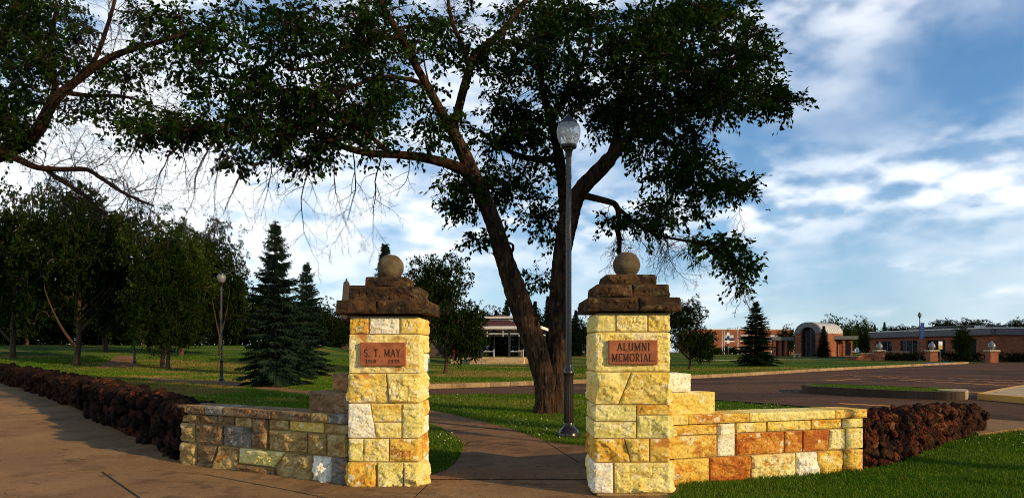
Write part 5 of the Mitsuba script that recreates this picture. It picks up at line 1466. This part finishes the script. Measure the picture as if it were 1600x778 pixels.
part(kL_, 'roof_edge', M(boxm(.2, 46.4, -.5, .5, zt - .85, zt - .14)), 'grey_trim'); part(kL_, 'roof_edge', M(boxm(.2, 46.4, -.56, .4, zt - .14, zt + .0)), 'white_trim')
part(kL_, 'roof', drape_ := (lambda p: (np.array([[*x, c0[2] + zt - .2] for x in p]), np.array([(0, 1, 2), (0, 2, 3)])))([tuple(c0[:2]), tuple(c0[:2] + [46, 0]), tuple(c0[:2] + [46, 20]), tuple(c0[:2] + bk)]), 'dark_roof')
part(kL_, 'roof_unit', Mf(boxm(-lb_ * .62, -lb_ * .20, 1.2, 6, zt - .2, zt + .28)), 'grey_trim'); part(kL_, 'roof_unit', Mf(boxm(-lb_ * .64, -lb_ * .18, 1.0, 6.2, zt + .28, zt + .40)), 'grey_trim')
part(kL_, 'roof_vent', Mf(boxm(-3.4, -2.6, 1, 1.8, zt - .2, zt + .3)), 'white_trim')

# little brick gate posts with white globes, low walls, sign posts before it
gp = 'brick posts with white globes before the long building'
for i, (px, d_) in enumerate([(1374, 88), (1456, 82), (1549.5, 76)]):
    x, y, z = ground_at(px, d_); k = thing('globe_post', ['small brick post with a white globe beside the low brick walls', 'small brick post with a white globe near the pole with a blue banner', 'small brick post with a white globe before the brick corner'][i], 'post', gp)
    zt_ = EYE - (546.5 - HZ) * y / F - z
    part(k, 'shaft', bbox(x - .42, x + .42, y - .42, y + .42, z - .2, z + zt_ - .22, .04), 'brick_red'); part(k, 'cap', bbox(x - .55, x + .55, y - .55, y + .55, z + zt_ - .22, z + zt_, .05), 'limestone')
    part(k, 'globe', lathe([(.001, -.38), (.2, -.36), (.18, -.3), (.33, -.16), (.36, .02), (.28, .22), (.12, .33), (.05, .46), (.001, .5)], 16, (x, y, z + zt_ + .38)), 'globe_white', True)
for i, (a, b, tp) in enumerate([(1324, 1346, 555.8), (1346, 1367, 551.8), (1384, 1421, 549)]):
    d_ = 90; xa, xb = (a - 800) * d_ / F, (b - 800) * d_ / F; z = float(gz(xa, d_)); h = EYE - (tp - HZ) * d_ / F - z
    k = thing('low_wall', ['lowest step of the low brick walls before the arched building', 'middle step of the low brick walls next to a globe post', 'low brick wall between two globe posts'][i], 'wall', 'low brick walls before the long building')
    part(k, 'brickwork', boxm(xa, xb, d_, d_ + .35, z - .3, z + h - .1), 'brick_red'); part(k, 'coping', bbox(xa - .06, xb + .06, d_ - .06, d_ + .41, z + h - .1, z + h, .02), 'limestone')
x, y, z = ground_at(1469, 80); k = thing('parking_sign', 'thin post with a small white and yellow sign at the far kerb', 'sign')
zt_ = EYE - (533.5 - HZ) * y / F - z
part(k, 'post', boxm(x - .035, x + .035, y - .035, y + .035, z - .3, z + zt_), 'lamp_black'); part(k, 'plate', boxm(x - .2, x + .2, y - .07, y - .04, z + zt_ - .40, z + zt_), 'sign_white'); part(k, 'plate', boxm(x - .2, x + .2, y - .07, y - .04, z + zt_ - .80, z + zt_ - .42), 'sign_yellow')
x, y, z = ground_at(1245, 105); k = thing('bench', 'pale low stone bench on the lawn before the arched building', 'bench')
part(k, 'seat', bbox(x - .55, x + .55, y - .25, y + .25, z + .38, z + .55, .03), 'limestone'); part(k, 'leg', boxm(x - .42, x - .25, y - .2, y + .2, z - .1, z + .38), 'limestone'); part(k, 'leg', boxm(x + .25, x + .42, y - .2, y + .2, z - .1, z + .38), 'limestone')
rS = np.random.default_rng(90)
for i, (px, d_, w, h) in enumerate([(1400, 88, 1.6, .8), (1432, 86, 1.8, .9), (1490, 84, 1.7, .9), (1520, 82, 1.6, .9), (1575, 80, 1.9, .8), (1605, 80, 1.9, .8)]):
    x, y, z = ground_at(px, d_); k = thing('shrub', '%s from the left of the clipped shrubs before the long building' % ORD[i], 'shrub', 'clipped shrubs before the long building')
    cc = rS.uniform(-1, 1, (70, 3)) * np.array([w * .8, .5, h * .5]) + np.array([x, y, z + h * .55])
    part(k, 'crown', sprig_leaves(cc, np.full(70, .42), 27, .16, rS)[0], FARLEAF[0]); part(k, 'stem', tube([(x, y, z - .2), (x, y, z + h * .7)], .05, 6), 'far_bark')

# pavilion behind the elm
pd_ = float(gnd(790, 568)[1]); mp = pd_ / F; xc, _, zc_ = ground_at(783, pd_ + 3.0); M = placer((xc, pd_ + 3.2, zc_), math.radians(-7))
kP = thing('pavilion', 'open picnic pavilion with maroon two tier roof, white eaves and broad concrete steps', 'pavilion')
hw = 4.1; ze = EYE - (512 - HZ) * mp - zc_; zr = EYE - (499.5 - HZ) * mp - zc_; zk = EYE - (496.5 - HZ) * mp - zc_; zp = EYE - (489 - HZ) * mp - zc_
def hip(a, b, z0, z1, th=.0): return (np.array([(-a, -a, z0), (a, -a, z0), (a, a, z0), (-a, a, z0), (-b, -b, z1), (b, -b, z1), (b, b, z1), (-b, b, z1)], float), np.array([(0, 1, 5), (0, 5, 4), (1, 2, 6), (1, 6, 5), (2, 3, 7), (2, 7, 6), (3, 0, 4), (3, 4, 7), (4, 5, 6), (4, 6, 7), (0, 2, 1), (0, 3, 2)]))
part(kP, 'roof', M(hip(hw + .15, 1.0, ze, zr)), 'maroon_roof'); part(kP, 'clerestory', M(boxm(-.95, .95, -.95, .95, zr - .1, zk)), 'white_trim'); part(kP, 'upper_roof', M(hip(1.35, .05, zk + .16, zp)), 'maroon_roof')
for s_ in (0, 1, 2, 3):
    R4 = trimesh.transformations.rotation_matrix(s_ * math.pi / 2, [0, 0, 1])
    q4 = lambda m: M((np.array(m.vertices) @ R4[:3, :3].T, np.array(m.faces)))
    part(kP, 'eave_board', q4(boxm(-hw - .2, hw + .17, -hw - .20, -hw - .16, ze - .16, ze + .10)), 'white_trim'); part(kP, 'upper_eave', q4(boxm(-1.4, 1.37, -1.40, -1.36, zk + .02, zk + .2)), 'white_trim')
    part(kP, 'tie_beam', q4(boxm(-hw + .2, hw - .3, -hw + .12, -hw + .2, ze - .62, ze - .52)), 'silver_pole')
for sx in (-1, -.33, .33, 1):
    for sy in (-1, 1): part(kP, 'post', M(boxm(sx * (hw - .2) - .09, sx * (hw - .2) + .09, sy * (hw - .2) - .09, sy * (hw - .2) + .09, .3, ze)), 'red_post' if sx == -1 else 'lamp_black')
    part(kP, 'hanger', M(boxm(sx * 2.2 - .04, sx * 2.2 + .04, -hw + .08, -hw + .12, ze - .85, ze - .1)), 'silver_pole')
zf = EYE - (558.5 - HZ) * mp - zc_
for i in range(4): part(kP, 'step', M(bbox(-2.1 - .0 * i, 2.75, -hw - 1.5 + i * .34, -hw + 1.5, -.3 if i == 0 else zf * i / 4 + .003, zf * (i + 1) / 4, .015)), 'step_concrete')
part(kP, 'floor', M(boxm(-hw, hw, -hw + .05, hw, -.3, zf - .03)), 'step_concrete')
for (a, b) in ((-1.6, -.1), (1.25, 2.6)):
    part(kP, 'railing', M(cat_mesh([boxm(a, b, -hw + .3, -hw + .36, zf + .52, zf + .58), boxm(a, a + .08, -hw + .28, -hw + .38, zf - .05, zf + .75), boxm(b - .08, b, -hw + .28, -hw + .38, zf - .05, zf + .75)])), 'silver_pole')
part(kP, 'table', M(cat_mesh([bbox(2.0, 3.2, -hw + 1.0, -hw + 1.7, zf + .62, zf + .70, .01), boxm(2.2, 2.32, -hw + 1.1, -hw + 1.6, zf - .05, zf + .62), boxm(2.9, 3.02, -hw + 1.1, -hw + 1.6, zf - .05, zf + .62)])), 'step_concrete')

# gabled hall behind the gate pillar
d = 98.0; mp = d / F; x0, _, z0 = ground_at(534, d); M = placer((x0, d, z0), math.radians(8))
kH = thing('stone_hall', 'old hall with steep dark roof, its ridge level with the pillar cap', 'building')
zr = EYE - (441 - HZ) * mp - z0; hw = 4.6; ze = zr - 4.4
gable = Polygon([(-hw, -1), (hw, -1), (hw, ze), (0, zr + .15), (-hw, ze)])
v, f = trimesh.creation.extrude_polygon(gable, .5, engine='earcut').vertices, trimesh.creation.extrude_polygon(gable, .5, engine='earcut').faces
for xx in (0, 14): part(kH, 'gable_wall', M((np.stack([xx + v[:, 2], v[:, 0] + hw, v[:, 1]], 1), np.array(f))), 'shaded_stone_wall')
for s_ in (-1, 1):
    p = [(-.15, hw + s_ * (hw + .35), ze - .12), (.65, hw + s_ * (hw + .35), ze - .12), (.65, hw, zr + .38), (-.15, hw, zr + .38)]
    part(kH, 'gable_coping', M(trimesh.convex.convex_hull(np.array(p + [(a, b, c - .35) for a, b, c in p]))), 'shaded_stone_wall')
    part(kH, 'roof', M(trimesh.convex.convex_hull(np.array([(.5, hw + s_ * (hw + .4), ze - .35), (14, hw + s_ * (hw + .4), ze - .35), (14, hw, zr), (.5, hw, zr), (.5, hw, zr - .3), (14, hw, zr - .3), (.5, hw + s_ * (hw + .4), ze - .6), (14, hw + s_ * (hw + .4), ze - .6)]))), 'dark_roof')
part(kH, 'finial', M(lathe([(.28, zr), (.28, zr + .5), (.12, zr + .6), (.10, zr + .85), (.001, zr + .95)], 8, (.25, hw, 0))), 'shaded_stone_wall')
hs = [(2 + i * 3.6, 1.4, 3.4 + i * 3.6, 4.4) for i in range(3)]
part(kH, 'wall', M(wall_holes(.5, 14, -1, ze, 0, .45, hs)), 'shaded_stone_wall'); part(kH, 'wall', M(boxm(.5, 14, 2 * hw - .45, 2 * hw, -1, ze)), 'shaded_stone_wall')
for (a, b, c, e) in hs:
    win(kH, a, c, .2, b, e, 0, True, 'shaded_stone_wall', M=M)
